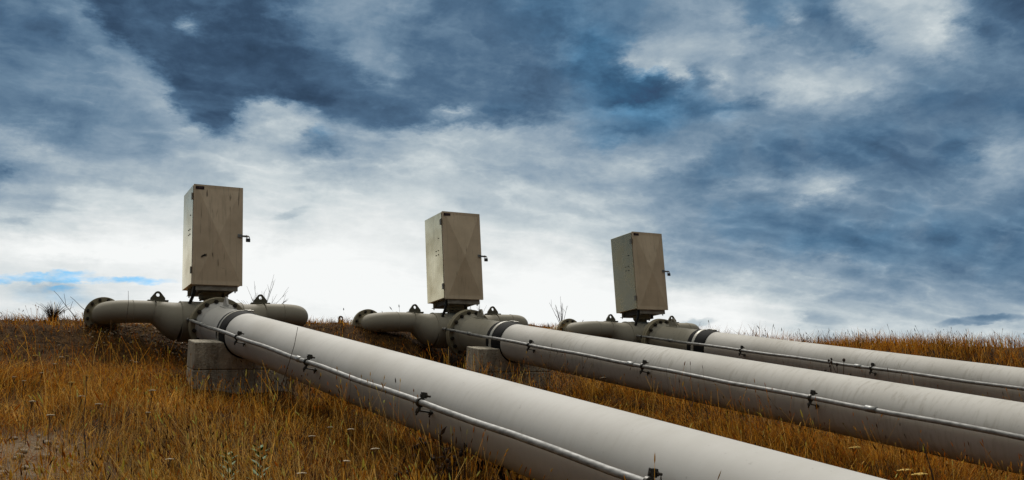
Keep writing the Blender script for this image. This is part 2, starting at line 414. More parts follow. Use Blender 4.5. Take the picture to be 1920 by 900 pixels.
M['galv'] = metal('galvanised_steel', (.30, .305, .305), (.09, .092, .088), .62, .25, 40, (1, .35, 1))
M['sleeve'] = metal('conduit_sleeve_steel', (.30, .31, .31), (.14, .14, .14), .5, .7)
M['bolt'] = metal('dark_bolt_steel', (.045, .038, .03), (.02, .016, .012), .5, .5)
M['clamp'] = metal('dark_clamp_steel', (.05, .048, .042), (.02, .02, .018), .45, .6)
M['strap'] = metal('pale_strap_steel', (.50, .49, .45), (.34, .33, .3), .5, .4)
M['lock'] = metal('padlock_steel', (.10, .10, .10), (.03, .03, .03), .35, .8)
M['hasp'] = metal('hasp_steel', (.35, .34, .32), (.12, .11, .1), .4, .8)
M['hinge'] = metal('hinge_steel', (.34, .32, .28), (.14, .12, .1), .45, .8)


def cabinet_metal(name, base, worn, rough, metallic, drips):
    m, t, p = material(name)
    o = objco(t)
    info = t.new('ShaderNodeObjectInfo').outputs['Random']
    oo = t.vmath('ADD', o, t.comb(t.math('MULTIPLY', info, 7.0), t.math('MULTIPLY', info, 3.0), t.math('MULTIPLY', info, 5.0)))
    cloudy = t.noise(oo, 2.4, 4, .6)
    c = t.mix(t.math('MULTIPLY', t.maprange(cloudy, .38, .68), .8), base, worn)
    run = t.noise(t.mapping(oo, scale=(30, 30, 1.5)), 1.0, 4, .6)
    c = t.mix(t.math('MULTIPLY', t.maprange(run, .56, .70), .35), c, tuple(v * .4 for v in base))
    if drips:
        run2 = t.noise(t.mapping(oo, loc=(1, 5, 2), scale=(42, 42, 2.3)), 1.0, 2, .5)
        spot = t.noise(t.mapping(oo, scale=(3, 3, 2)), 1.0, 2, .5)
        f = t.math('MULTIPLY', t.maprange(run2, drips, drips + .04), t.maprange(spot, .46, .54))
        c = t.mix(t.math('MULTIPLY', f, .72), c, (.03, .022, .015))
        sm = t.noise(t.mapping(oo, scale=(9, 9, 16)), 1.0, 5, .7)
        low = t.maprange(t.sep(o)[2], .02, .5, 1.0, 0.0)
        c = t.mix(t.math('MULTIPLY', t.math('MULTIPLY', t.maprange(sm, drips, drips + .07), low), .7), c, (.04, .03, .022))
    t.put(p.inputs['Base Color'], c)
    p.inputs['Metallic'].default_value = metallic
    t.put(p.inputs['Roughness'], t.math('MULTIPLY_ADD', cloudy, .25, rough - .12))
    bump(t, p, cloudy, .06, .01)
    return m


M['door'] = cabinet_metal('weathered_taupe_door', (.63, .52, .385), (.45, .365, .26), .5, .12, .64)
M['door_clean'] = cabinet_metal('taupe_door', (.62, .515, .375), (.45, .365, .255), .5, .12, .71)
M['cabinet'] = cabinet_metal('reflective_cabinet_steel', (.95, .82, .56), (.72, .57, .32), .25, .92, 0)
M['plinth'] = metal('base_frame_steel', (.36, .33, .28), (.20, .17, .13), .5, .45, 14)
M['underside'] = metal('shaded_underside_steel', (.06, .055, .05), (.03, .028, .025), .6, .3)  # dark colour stands in for the shade inside the open base frame


def plain(name, base, rough=.7, var=.3, scale=20):
    m, t, p = material(name)
    n = t.noise(objco(t), scale, 4, .6)
    c = t.mix(t.maprange(n, .3, .7), tuple(v * (1 - var) for v in base), tuple(v * (1 + var) for v in base))
    t.put(p.inputs['Base Color'], c)
    p.inputs['Roughness'].default_value = rough
    p.inputs['Specular IOR Level'].default_value = .3
    return m


M['rubber'] = plain('black_rubber', (.006, .0065, .008), .85, .3)
M['cable'] = plain('black_cable_hose', (.008, .008, .008), .5, .2)
M['plate'] = plain('dark_red_nameplate', (.02, .006, .007), .35, .5, 60)
M['plate_mark'] = plain('faded_nameplate_print', (.10, .06, .07), .5, .3, 60)
M['scribble'] = plain('black_scuff_paint', (.012, .010, .008), .6, .3)
M['stem'] = plain('dry_stem', (.16, .09, .035), .8, .4)
M['dark_stem'] = plain('dark_dead_stem', (.045, .026, .016), .8, .4)
M['twig'] = plain('bare_grey_twig', (.12, .095, .075), .8, .3)
M['yarrow'] = plain('dry_yarrow_head', (.50, .43, .32), .9, .25, 60)
M['yarrow_gold'] = plain('dry_yellow_head', (.52, .36, .10), .9, .25, 60)
M['seedhead'] = plain('dark_seed_head', (.030, .018, .012), .9, .4, 60)
M['leaf'] = plain('green_leaf', (.045, .115, .018), .6, .35, 30)
M['pale_leaf'] = plain('pale_dry_leaf', (.38, .33, .20), .8, .3, 30)
M['stone'] = plain('pale_stone', (.27, .225, .17), .9, .35, 16)
M['gravel'] = plain('brown_gravel', (.30, .235, .165), .95, .5, 9)
M['rust'] = plain('rusty_bracket', (.09, .06, .035), .8, .4)


def concrete():
    m, t, p = material('weathered_concrete')
    o = objco(t)
    a = t.noise(o, 3.0, 6, .65)
    b = t.noise(o, 40, 4, .6)
    c = t.mix(t.maprange(a, .3, .7), (.52, .48, .40), (.29, .26, .205))
    run = t.noise(t.mapping(o, scale=(13, 13, 1.1)), 1.0, 4, .6)
    c = t.mix(t.math('MULTIPLY', t.maprange(run, .46, .66), .62), c, (.075, .066, .05))
    lite = t.noise(t.mapping(o, loc=(4, 2, 7), scale=(16, 16, 1.6)), 1.0, 3, .6)
    c = t.mix(t.math('MULTIPLY', t.maprange(lite, .60, .72), .55), c, (.48, .46, .41))
    c = t.mix(t.maprange(b, .62, .72, 0, .5), c, (.06, .055, .045))
    t.put(p.inputs['Base Color'], c)
    p.inputs['Roughness'].default_value = .9
    bump(t, p, t.math('MULTIPLY_ADD', b, .5, t.math('MULTIPLY_ADD', t.noise(o, 11, 5, .7), .6, a)), .9, .03)
    return m


M['concrete'] = concrete()


def soil():
    m, t, p = material('dry_soil_and_thatch')
    o = objco(t)
    a = t.noise(o, .9, 6, .6)
    b = t.noise(o, 14, 6, .7)
    g = t.noise(o, 60, 3, .6)
    c = t.mix(t.maprange(a, .35, .65), (.070, .036, .012), (.105, .058, .022))
    c = t.mix(t.maprange(b, .42, .62), tuple(v * .35 for v in (.07, .036, .012)), c)
    # pale bare soil at the bottom left of the meadow
    d = t.vmath('LENGTH', t.vmath('MULTIPLY', t.vmath('SUBTRACT', o, (0.15, 6.6, 1.5)), (.95, .75, 0)))
    d = t.math('MULTIPLY_ADD', t.math('SUBTRACT', b, .5), 1.1, d)
    bare = t.mix(t.maprange(g, .35, .65), (.11, .078, .048), (.25, .19, .13))
    c = t.mix(t.maprange(d, .35, .85, .85, 0), c, bare)
    t.put(p.inputs['Base Color'], c)
    p.inputs['Roughness'].default_value = 1.0
    p.inputs['Specular IOR Level'].default_value = .1
    bump(t, p, t.math('MULTIPLY_ADD', g, .4, b), .8, .04)
    return m


M['soil'] = soil()


def grassmat(name, trans=.42):
    m, t, p = material(name)
    at = t.new('ShaderNodeAttribute', attribute_name='tone')
    p.inputs['Roughness'].default_value = .75
    p.inputs['Specular IOR Level'].default_value = .15
    t.put(p.inputs['Base Color'], at.outputs['Color'])
    tr = t.new('ShaderNodeBsdfTranslucent')
    t.put(tr.inputs[0], at.outputs['Color'])
    mx = t.new('ShaderNodeMixShader')
    mx.inputs[0].default_value = trans
    out = next(n for n in t.n if n.type == 'OUTPUT_MATERIAL')
    t.l.new(p.outputs[0], mx.inputs[1])
    t.l.new(tr.outputs[0], mx.inputs[2])
    t.l.new(mx.outputs[0], out.inputs[0])
    return m


M['grass'] = grassmat('dry_grass_blade')


# ------------------------------------------------------------------ mesh helpers
class MB:
    """collects shapes (world coordinates) and links them as ONE mesh object"""
    def __init__(s):
        s.v, s.f, s.sm, s.mi = [], [], [], []
        s.cur = 0

    def add(s, verts, faces, smooth=False):
        k = len(s.v)
        s.v += [tuple(q) for q in verts]
        s.f += [tuple(i + k for i in f) for f in faces]
        s.sm += [smooth] * len(faces)
        s.mi += [s.cur] * len(faces)

    def box(s, c, ax, ay, az_, sx, sy, sz, bev=0.0):
        """box centred at c along the unit axes, full sizes; bev chamfers all edges"""
        c = Vector(c)
        if bev <= 0:
            vs = [c + ax * (i * sx / 2) + ay * (j * sy / 2) + az_ * (k * sz / 2) for i in (-1, 1) for j in (-1, 1) for k in (-1, 1)]
            s.add(vs, [(0, 1, 3, 2), (4, 6, 7, 5), (0, 4, 5, 1), (2, 3, 7, 6), (0, 2, 6, 4), (1, 5, 7, 3)])
            return
        bm = bmesh.new()
        bmesh.ops.create_cube(bm, size=1)
        for v in bm.verts:
            v.co = Vector((v.co.x * sx, v.co.y * sy, v.co.z * sz))
        bmesh.ops.bevel(bm, geom=bm.edges[:], offset=bev, segments=2, profile=.5, affect='EDGES')
        bm.verts.index_update()
        s.add([c + ax * v.co.x + ay * v.co.y + az_ * v.co.z for v in bm.verts], [[v.index for v in f.verts] for f in bm.faces])
        bm.free()

    def tube(s, pts, rad, n=24, caps=(True, True), up=None):
        pts = [Vector(p) for p in pts]
        if not hasattr(rad, '__len__'):
            rad = [rad] * len(pts)
        ring = []
        t0 = (pts[1] - pts[0]).normalized()
        ref = up or (Vector((0, 0, 1)) if abs(t0.z) < .9 else Vector((1, 0, 0)))
        a = t0.cross(ref).normalized()
        for i, p in enumerate(pts):
            t = (pts[min(i + 1, len(pts) - 1)] - pts[max(i - 1, 0)]).normalized()
            a = (a - t * a.dot(t)).normalized()
            b = t.cross(a)
            ring.append([p + (a * math.cos(q) + b * math.sin(q)) * rad[i] for q in (2 * PI * j / n for j in range(n))])
        vs = [v for r in ring for v in r]
        fs = []
        for i in range(len(pts) - 1):
            for j in range(n):
                fs.append((i * n + j, i * n + (j + 1) % n, (i + 1) * n + (j + 1) % n, (i + 1) * n + j))
        s.add(vs, fs, True)
        if caps[0]:
            s.add(ring[0], [tuple(range(n))[::-1]])
        if caps[1]:
            s.add(ring[-1], [tuple(range(n))])

    def ring(s, c, axis, r0, r1, th, n=64, cham=.004):
        """flat annulus (flange) of thickness th centred at c"""
        axis = Vector(axis).normalized()
        ref = Vector((0, 0, 1)) if abs(axis.z) < .9 else Vector((1, 0, 0))
        a = axis.cross(ref).normalized()
        b = axis.cross(a)
        prof = [(r0, -th / 2), (r1 - cham, -th / 2), (r1, -th / 2 + cham), (r1, th / 2 - cham), (r1 - cham, th / 2), (r0, th / 2)]
        for k in range(len(prof)):
            (ra, ha), (rb, hb) = prof[k], prof[(k + 1) % len(prof)]
            vs = []
            for j in range(n):
                q = 2 * PI * j / n
                e = a * math.cos(q) + b * math.sin(q)
                vs += [Vector(c) + e * ra + axis * ha, Vector(c) + e * rb + axis * hb]
            s.add(vs, [(2 * j, 2 * j + 1, 2 * ((j + 1) % n) + 1, 2 * ((j + 1) % n)) for j in range(n)], True)

    def prism(s, poly, c, ax, ay, n_, th, hole=None):
        """polygon (2D, along ax/ay) extruded th along n_, centred"""
        c = Vector(c)
        bm = bmesh.new()
        loops = [poly] + ([hole] if hole else [])
        edges = []
        for lp in loops:
            vs = [bm.verts.new(c + ax * p[0] + ay * p[1] - n_ * (th / 2)) for p in lp]
            for i in range(len(vs)):
                edges.append(bm.edges.new((vs[i], vs[(i + 1) % len(vs)])))
        bmesh.ops.triangle_fill(bm, use_beauty=True, edges=edges)
        geom = bm.faces[:]
        r = bmesh.ops.extrude_face_region(bm, geom=geom)
        bmesh.ops.translate(bm, verts=[g for g in r['geom'] if isinstance(g, bmesh.types.BMVert)], vec=n_ * th)
        bmesh.ops.recalc_face_normals(bm, faces=bm.faces[:])
        bm.verts.index_update()
        s.add([v.co for v in bm.verts], [[v.index for v in f.verts] for f in bm.faces])
        bm.free()

    def ball(s, c, r, sq=(1, 1, 1), seg=10, ring=7, jit=0.0):
        vs, fs = [], []
        for i in range(ring + 1):
            th = PI * i / ring
            for j in range(seg):
                ph = 2 * PI * j / seg
                k = r * (1 + random.uniform(-jit, jit))
                vs.append(Vector(c) + Vector((k * sq[0] * math.sin(th) * math.cos(ph), k * sq[1] * math.sin(th) * math.sin(ph), k * sq[2] * math.cos(th))))
        for i in range(ring):
            for j in range(seg):
                fs.append((i * seg + j, i * seg + (j + 1) % seg, (i + 1) * seg + (j + 1) % seg, (i + 1) * seg + j))
        s.add(vs, fs, True)

    def build(s, name, mat, parent=None, base=None):
        base = Vector(base) if base is not None else (parent_base(parent) if parent else Vector((0, 0, 0)))
        me = bpy.data.meshes.new(name)
        me.from_pydata([Vector(v) - base for v in s.v], [], s.f)
        me.polygons.foreach_set('use_smooth', s.sm)
        me.polygons.foreach_set('material_index', s.mi)
        bm = bmesh.new()
        bm.from_mesh(me)
        bmesh.ops.recalc_face_normals(bm, faces=bm.faces[:])
        bm.to_mesh(me)
        bm.free()
        for q in (mat if isinstance(mat, (list, tuple)) else [mat]):
            me.materials.append(q)
        o = bpy.data.objects.new(name, me)
        COL.objects.link(o)
        if parent:
            o.parent = parent
        else:
            o.location = base
        return o


def parent_base(p):
    b = Vector((0, 0, 0))
    while p:
        b += p.location
        p = p.parent
    return b


def tag(o, label=None, cat=None, group=None, kind=None):
    for k, v in (('label', label), ('category', cat), ('group', group), ('kind', kind)):
        if v:
            o[k] = v
    return o


def thing(name, loc, label, cat, group=None):
    o = bpy.data.objects.new(name, None)
    o.empty_display_size = .1
    o.location = loc
    COL.objects.link(o)
    return tag(o, label, cat, group)


X, Y, Z = Vector((1, 0, 0)), Vector((0, 1, 0)), Vector((0, 0, 1))

# ------------------------------------------------------------------ the three lines: valve centre and downhill direction
UNITS = [
    (Vector((2.5454, 11.4723, 1.5371 + H0)), Vector((-.01765, .97782, .20872)).normalized()),
    (Vector((5.8693, 11.5174, 1.4759 + H0)), Vector((-.01652, .97811, .20744)).normalized()),
    (Vector((9.1630, 11.5403, 1.4091 + H0)), Vector((-.01356, .97918, .20255)).normalized()),
]
PR = 0.2312           # pipe radius
CON_R, CON_A, CON_T = .3157, 2.9768, .0185


# ------------------------------------------------------------------ terrain
def sstep(a, b, x):
    t = np.clip((x - a) / (b - a), 0, 1)
    return t * t * (3 - 2 * t)


def vnoise(x, y, seed=0):
    """cheap smooth value noise"""
    xi, yi = np.floor(x), np.floor(y)
    fx, fy = x - xi, y - yi
    fx, fy = fx * fx * (3 - 2 * fx), fy * fy * (3 - 2 * fy)

    def h(a, b):
        q = np.sin(a * 127.1 + b * 311.7 + seed * 74.7) * 43758.5453
        return q - np.floor(q)
    return (h(xi, yi) * (1 - fx) + h(xi + 1, yi) * fx) * (1 - fy) + (h(xi, yi + 1) * (1 - fx) + h(xi + 1, yi + 1) * fx) * fy


def ground_z(x, y):
    x = np.asarray(x, float)
    y = np.asarray(y, float)
    zp = 1.05 - (11.47 - np.clip(y, -6, 40)) * .2134 - .02 * (np.clip(x, -10, 30) - 2.5)
    crest = 1.79 - .33 * sstep(9.5, 15, x) - .05 * sstep(0, -8, x)
    hollow = np.zeros_like(x)
    for P, d in UNITS:
        hollow = np.maximum(hollow, np.exp(-((x - P.x) / .62) ** 4))
    y0 = 10.75 + .55 * hollow
    zb = crest - .20 * (1 - sstep(11.9, 13.3, y)) - .05 * np.clip(y - 14.5, 0, 60) * .5
    up = sstep(0, 1, (y - y0) / (1.25 - .25 * hollow))
    z = zp * (1 - up) + np.minimum(zb, zp + 1.2) * up
    z = np.where(y > 13.5, np.minimum(z, zb), z)
    z = z + .10 * (vnoise(x * .9, y * .9, 1) - .5) + .05 * (vnoise(x * 2.7, y * 2.7, 2) - .5) + .025 * (vnoise(x * 8, y * 8, 3) - .5)
    z = z - .30 * np.exp(-(((x - 12.3) / 1.7) ** 2 + ((y - 13.2) / 1.6) ** 2))
    z = z - .27 * np.exp(-(((x - 2.55) / .95) ** 2 + ((y - 9.3) / .85) ** 2)) - .12 * np.exp(-(((x - 5.9) / .8) ** 2 + ((y - 9.5) / .7) ** 2))
    return z + H0


def axis_coords(lo, hi, a, b, step, grow=1.12):
    mid = list(np.arange(a, b, step))
    right, s, q = [], step, mid[-1]
    while q < hi:
        s *= grow
        q += s
        right.append(q)
    left, s, q = [], step, mid[0]
    while q > lo:
        s *= grow
        q -= s
        left.append(q)
    return np.array(left[::-1] + mid + right)


gx = axis_coords(-220, 260, -1.5, 16, .07)
gy = axis_coords(-60, 420, 3.0, 15.5, .07)
GX, GY = np.meshgrid(gx, gy)
GZ = ground_z(GX, GY)
nx, ny = len(gx), len(gy)
vid = np.arange(nx * ny).reshape(ny, nx)
quads = np.stack([vid[:-1, :-1], vid[:-1, 1:], vid[1:, 1:], vid[1:, :-1]], -1).reshape(-1, 4)


def np_mesh(name, verts, loops, starts, totals, smooth, mat, tone=None, mats=None):
    me = bpy.data.meshes.new(name)
    me.vertices.add(len(verts))
    me.vertices.foreach_set('co', np.ascontiguousarray(verts, dtype=np.float32).ravel())
    me.loops.add(len(loops))
    me.loops.foreach_set('vertex_index', np.ascontiguousarray(loops, dtype=np.int32))
    me.polygons.add(len(starts))
    me.polygons.foreach_set('loop_start', np.ascontiguousarray(starts, dtype=np.int32))
    me.polygons.foreach_set('loop_total', np.ascontiguousarray(totals, dtype=np.int32))
    me.polygons.foreach_set('use_smooth', np.full(len(starts), smooth))
    if tone is not None:
        at = me.attributes.new('tone', 'FLOAT_COLOR', 'POINT')
        at.data.foreach_set('color', np.ascontiguousarray(np.c_[tone, np.ones(len(tone))], dtype=np.float32).ravel())
    me.update(calc_edges=True)
    me.validate()
    me.materials.append(mat)
    o = bpy.data.objects.new(name, me)
    COL.objects.link(o)
    return o


gr = np_mesh('ground', np.c_[GX.ravel(), GY.ravel(), GZ.ravel()], quads.ravel(), np.arange(len(quads)) * 4, np.full(len(quads), 4), True, M['soil'])
tag(gr, 'dry brown hillside under the pipelines', kind='structure')


# ------------------------------------------------------------------ pipelines
def hexbolt(mb, c, axis, r, h, out):
    """hex nut with a short stud end, on both faces when out is a pair"""
    axis = Vector(axis).normalized()
    for sgn, off in out:
        b = c + axis * (sgn * off)
        mb.tube([b, b + axis * sgn * h], r, 6)
        mb.tube([b + axis * sgn * h, b + axis * sgn * (h + .022)], r * .5, 8)


def lug(mb, c, along, up, th_dir, wd=.165, ht=.108, hole=.021):
    """lifting lug: half-round eared plate on a pad"""
    c = Vector(c)
    r = .042
    poly = [(-wd / 2, 0), (wd / 2, 0), (wd / 2, .028)]
    for k in range(11):
        q = math.radians(42 + k * 9.6)
        poly.append((r * math.cos(q), ht - r + r * math.sin(q)))
    poly.append((-wd / 2, .028))
    hp = [(hole * math.cos(2 * PI * k / 16), ht - r - .002 + hole * math.sin(2 * PI * k / 16)) for k in range(16)]
    mb.prism(poly, c, along, up, th_dir, .022, hp)
    mb.box(c + up * (-.008), along, th_dir, up, wd * 1.42, .075, .02, .004)


PIPE_LABELS = [
    ('cream steel pipeline nearest the camera, running from the leftmost cabinet to the bottom edge', 'pipeline'),
    ('cream steel pipeline in the middle, under the second cabinet, with grey runs on its side', 'pipeline'),
    ('cream steel pipeline farthest back, under the rightmost cabinet along the grass crest', 'pipeline')]
units = []
for k, (P, d) in enumerate(UNITS):
    e1 = d.cross(Z).normalized()
    e2 = e1.cross(d).normalized()
    gz = float(ground_z(P.x, P.y))
    root = thing('pipeline', (P.x, P.y, gz), PIPE_LABELS[k][0], 'pipeline', 'parallel cream pipelines down the hillside')

    # main pipe, gently segmented so it can carry its paint texture
    m = MB()
    m.tube([P + d * (-1.615 - 14.6 * i / 40) for i in range(41)], PR, 72)
    m.build('main_pipe', M['pipe_runs' if k else 'pipe'], root)
    m = MB()
    m.tube([P - d * 1.275, P - d * .85, P - d * .47], PR, 72)
    m.tube([P - d * .52, P - d * .455], [PR + .001, PR + .045], 72, (False, False))
    lug(m, P - d * .68 + e2 * (PR + .008), d, e2, e1, .17, .115)
    m.build('spool_pipe', M['fitting'] if k else M['pipe'], root)
    # rubber coupling with its steel retainer band
    m = MB()
    m.tube([P - d * 1.268, P - d * 1.285, P - d * 1.36, P - d * 1.42, P - d * 1.60, P - d * 1.622], [PR + .004, PR + .012, PR + .012, PR + .012, PR + .012, PR + .004], 72)
    cp = m.build('coupling', M['rubber'], root)
    m = MB()
    m.ring(P - d * 1.39, d, PR + .002, PR + .019, .05 if k else .034)
    side = (-e1 * .90 - e2 * .43).normalized()
    m.box(P - d * 1.39 - e1 * (PR + .012) - e2 * .09, d, e1, e2, .045, .012, .12)
    m.build('clamp_strap', M['strap'], cp)
    m = MB()
    for sgn in (-1, 1):
        q = P - d * (1.47 + .05 * sgn) + e2 * (PR + .017) + e1 * .05
        m.box(q, d, e1, e2, .026, .07, .02, .003)
    m.tube([P - d * 1.40 + e2 * (PR + .022) + e1 * .05, P - d * 1.56 + e2 * (PR + .022) + e1 * .05], .007, 8)
    m.build('buckle', M['strap'], cp)

    # the flange pair
    fl = MB()
    fl.ring(P - d * .425, d, PR - .01, .330, .044)
    fo = fl.build('pipe_flange', M['flange'], root)
    for j in range(16):
        q = math.radians(11.0 + 22.5 * j)
        b = MB()
        hexbolt(b, P + (e1 * math.cos(q) + e2 * math.sin(q)) * .288, d, .0255, .026, [(-1, .446), (-1, .30 + .0)][:1])
        b.build('bolt', M['bolt'], fo)
    fl = MB()
    fl.ring(P - d * .374, d, PR - .01, .330, .044)
    fl.tube([P - d * .352, P - d * .29], [PR + .04, PR + .004], 64, (False, False))
    fl.build('valve_flange', M['flange'], root)

    # valve body (a tee), its bonnet and mounting plates
    TC = P + Z * .012
    m = MB()
    m.tube([TC - X * .36, TC - X * .33, TC + X * .33, TC + X * .36], [.238, .24, .24, .238], 64)
    m.tube([P - d * .02, P - d * .352], [PR, PR], 64)
    m.ring(TC - X * .215, X, .2, .244, .018, 64, .006)
    m.ring(TC + X * .215, X, .2, .244, .018, 64, .006)
    m.build('valve_body', M['fitting'], root)
    m = MB()
    m.tube([P + Z * .16, P + Z * .30], .076, 32)
    m.tube([P + Z * .285, P + Z * .298, P + Z * .318], [.125, .138, .138], 40)
    m.tube([P + Z * .322, P + Z * .352], .14, 40)
    for j in range(8):
        q = 2 * PI * (j + .5) / 8
        c = P + Vector((math.cos(q) * .118, math.sin(q) * .118, .27))
        m.tube([c, c + Z * .02], .014, 6)
    m.box(P + Vector((.145, .02, .325)), X, Y, Z, .012, .24, .06)
    m.box(P + Vector((.03, .02, .3565)), X, Y, Z, .30, .30, .008)
    m.build('bonnet', M['flange'], root)

    # arms of the header: eccentric reducer, straight run, elbow turning uphill, flange, buried pipe
    SR, SZ = .131, .119
    for sg in (-1, 1):
        m = MB()
        pts, rad = [], []
        for i in range(17):
            t = i / 16
            sm = .55 * t + .45 * t * t * (3 - 2 * t)
            r = .2385 + (SR + .002 - .2385) * sm
            pts.append(TC + X * (sg * (.352 + .30 * t)) + Z * (.2385 - r))
            rad.append(r)
        m.tube(pts, rad, 56, up=Z)
        m.ring(TC + X * sg * .356, X, .225, .2435, .012, 56, .004)
        m.build('reducer', M['fitting'], root)
        c0 = TC + Z * (.2385 - SR)
        m = MB()
        m.tube([c0 + X * sg * .645, c0 + X * sg * .76, c0 + X * sg * .885], SR, 48)
        for q in (.652, .882):
            m.ring(c0 + X * sg * q, X, SR - .01, SR + .0055, .011, 48, .004)
        m.build('branch_pipe', M['fitting'], root)
        RB = .27
        m = MB()
        m.tube([c0 + X * (sg * (.88 + RB * math.sin(q))) + Y * (RB * (1 - math.cos(q))) for q in (PI / 2 * i / 14 for i in range(15))]
               + [c0 + X * sg * (.88 + RB) + Y * (RB + .05)], SR + .0015, 48)
        m.build('pipe_elbow', M['fitting'], root)
        fc = c0 + X * sg * (.88 + RB) + Y * (RB + .06)
        if sg < 0:
            m = MB()
            m.ring(fc, Y, SR - .01, .212, .03, 56)
            m.ring(fc + Y * .036, Y, SR - .01, .212, .03, 56)
            m.tube([fc - Y * .06, fc - Y * .013], [SR + .002, SR + .022], 48, (False, False))
            ef = m.build('end_flange', M['flange'], root)
            for j in range(12):
                q = 2 * PI * (j + .5) / 12
                b = MB()
                hexbolt(b, fc + Vector((math.cos(q), 0, math.sin(q))) * .178, Y, .019, .02, [(-1, .0155)])
                b.build('bolt', M['bolt'], ef)
            m = MB()
            m.tube([fc + Y * .05, fc + Y * .4 - Z * .02, fc + Y * 1.3 - Z * .28], [.155, .155, .155], 40)
            m.build('buried_pipe', M['stub'], root)
        else:
            m = MB()
            m.ring(fc - Y * .004, Y, SR - .01, SR + .012, .014, 48, .003)
            m.build('joint_ring', M['rubber'], root)
            m = MB()
            m.tube([fc - Y * .005, fc + Y * .4 - Z * .03, fc + Y * 1.3 - Z * .34], SR, 40)
            m.build('buried_pipe', M['fitting'], root)
        m = MB()
        lug(m, TC + X * (sg * .605) + Z * .246, X, Z, Y)
        m.build('lifting_lug', M['lug'], root)
    units.append((root, P, d, e1, e2))

# ------------------------------------------------------------------ concrete saddles under the couplings
BLK = ['stained concrete saddle block under the largest nearest pipeline, left of the long grass',
       'smaller looking concrete saddle block under the middle pipeline, half hidden by the nearest pipe',
       'concrete saddle block under the farthest pipeline, only a sliver showing above the middle pipe']
for k, (root, P, d, e1, e2) in enumerate(units):
    c = P - d * 1.475
    dn = -Z
    gz = float(ground_z(c.x, c.y))
    wdt, top = .53, -.075
    r = PR + .016
    a0 = math.asin(top / r)
    poly = [(-wdt, top)] + [(r * math.cos(q), r * math.sin(q)) for q in (PI - a0 + (PI + 2 * a0) * i / 24 for i in range(25))] + [(wdt, top)]
    low = gz - .25 - c.z
    m = MB()
    body = poly + [(wdt, -.355), (-wdt, -.355)]
    m.prism(body, c, e1, e2, d, .31)
    m.prism([(-wdt + .014, -.350), (wdt - .014, -.350), (wdt - .014, -.368), (-wdt + .014, -.368)], c, e1, e2, d, .284)
    m.prism([(-wdt, -.3635), (wdt, -.3635), (wdt, low), (-wdt, low)], c, e1, e2, d, .31)
    o = m.build('concrete_block', M['concrete'], None, (c.x, c.y, gz))
    bv = o.modifiers.new('edge wear', 'BEVEL')
    bv.width = .012
    bv.segments = 2
    bv.limit_method = 'ANGLE'
    tag(o, BLK[k], 'concrete block', 'concrete saddle blocks under the pipelines')

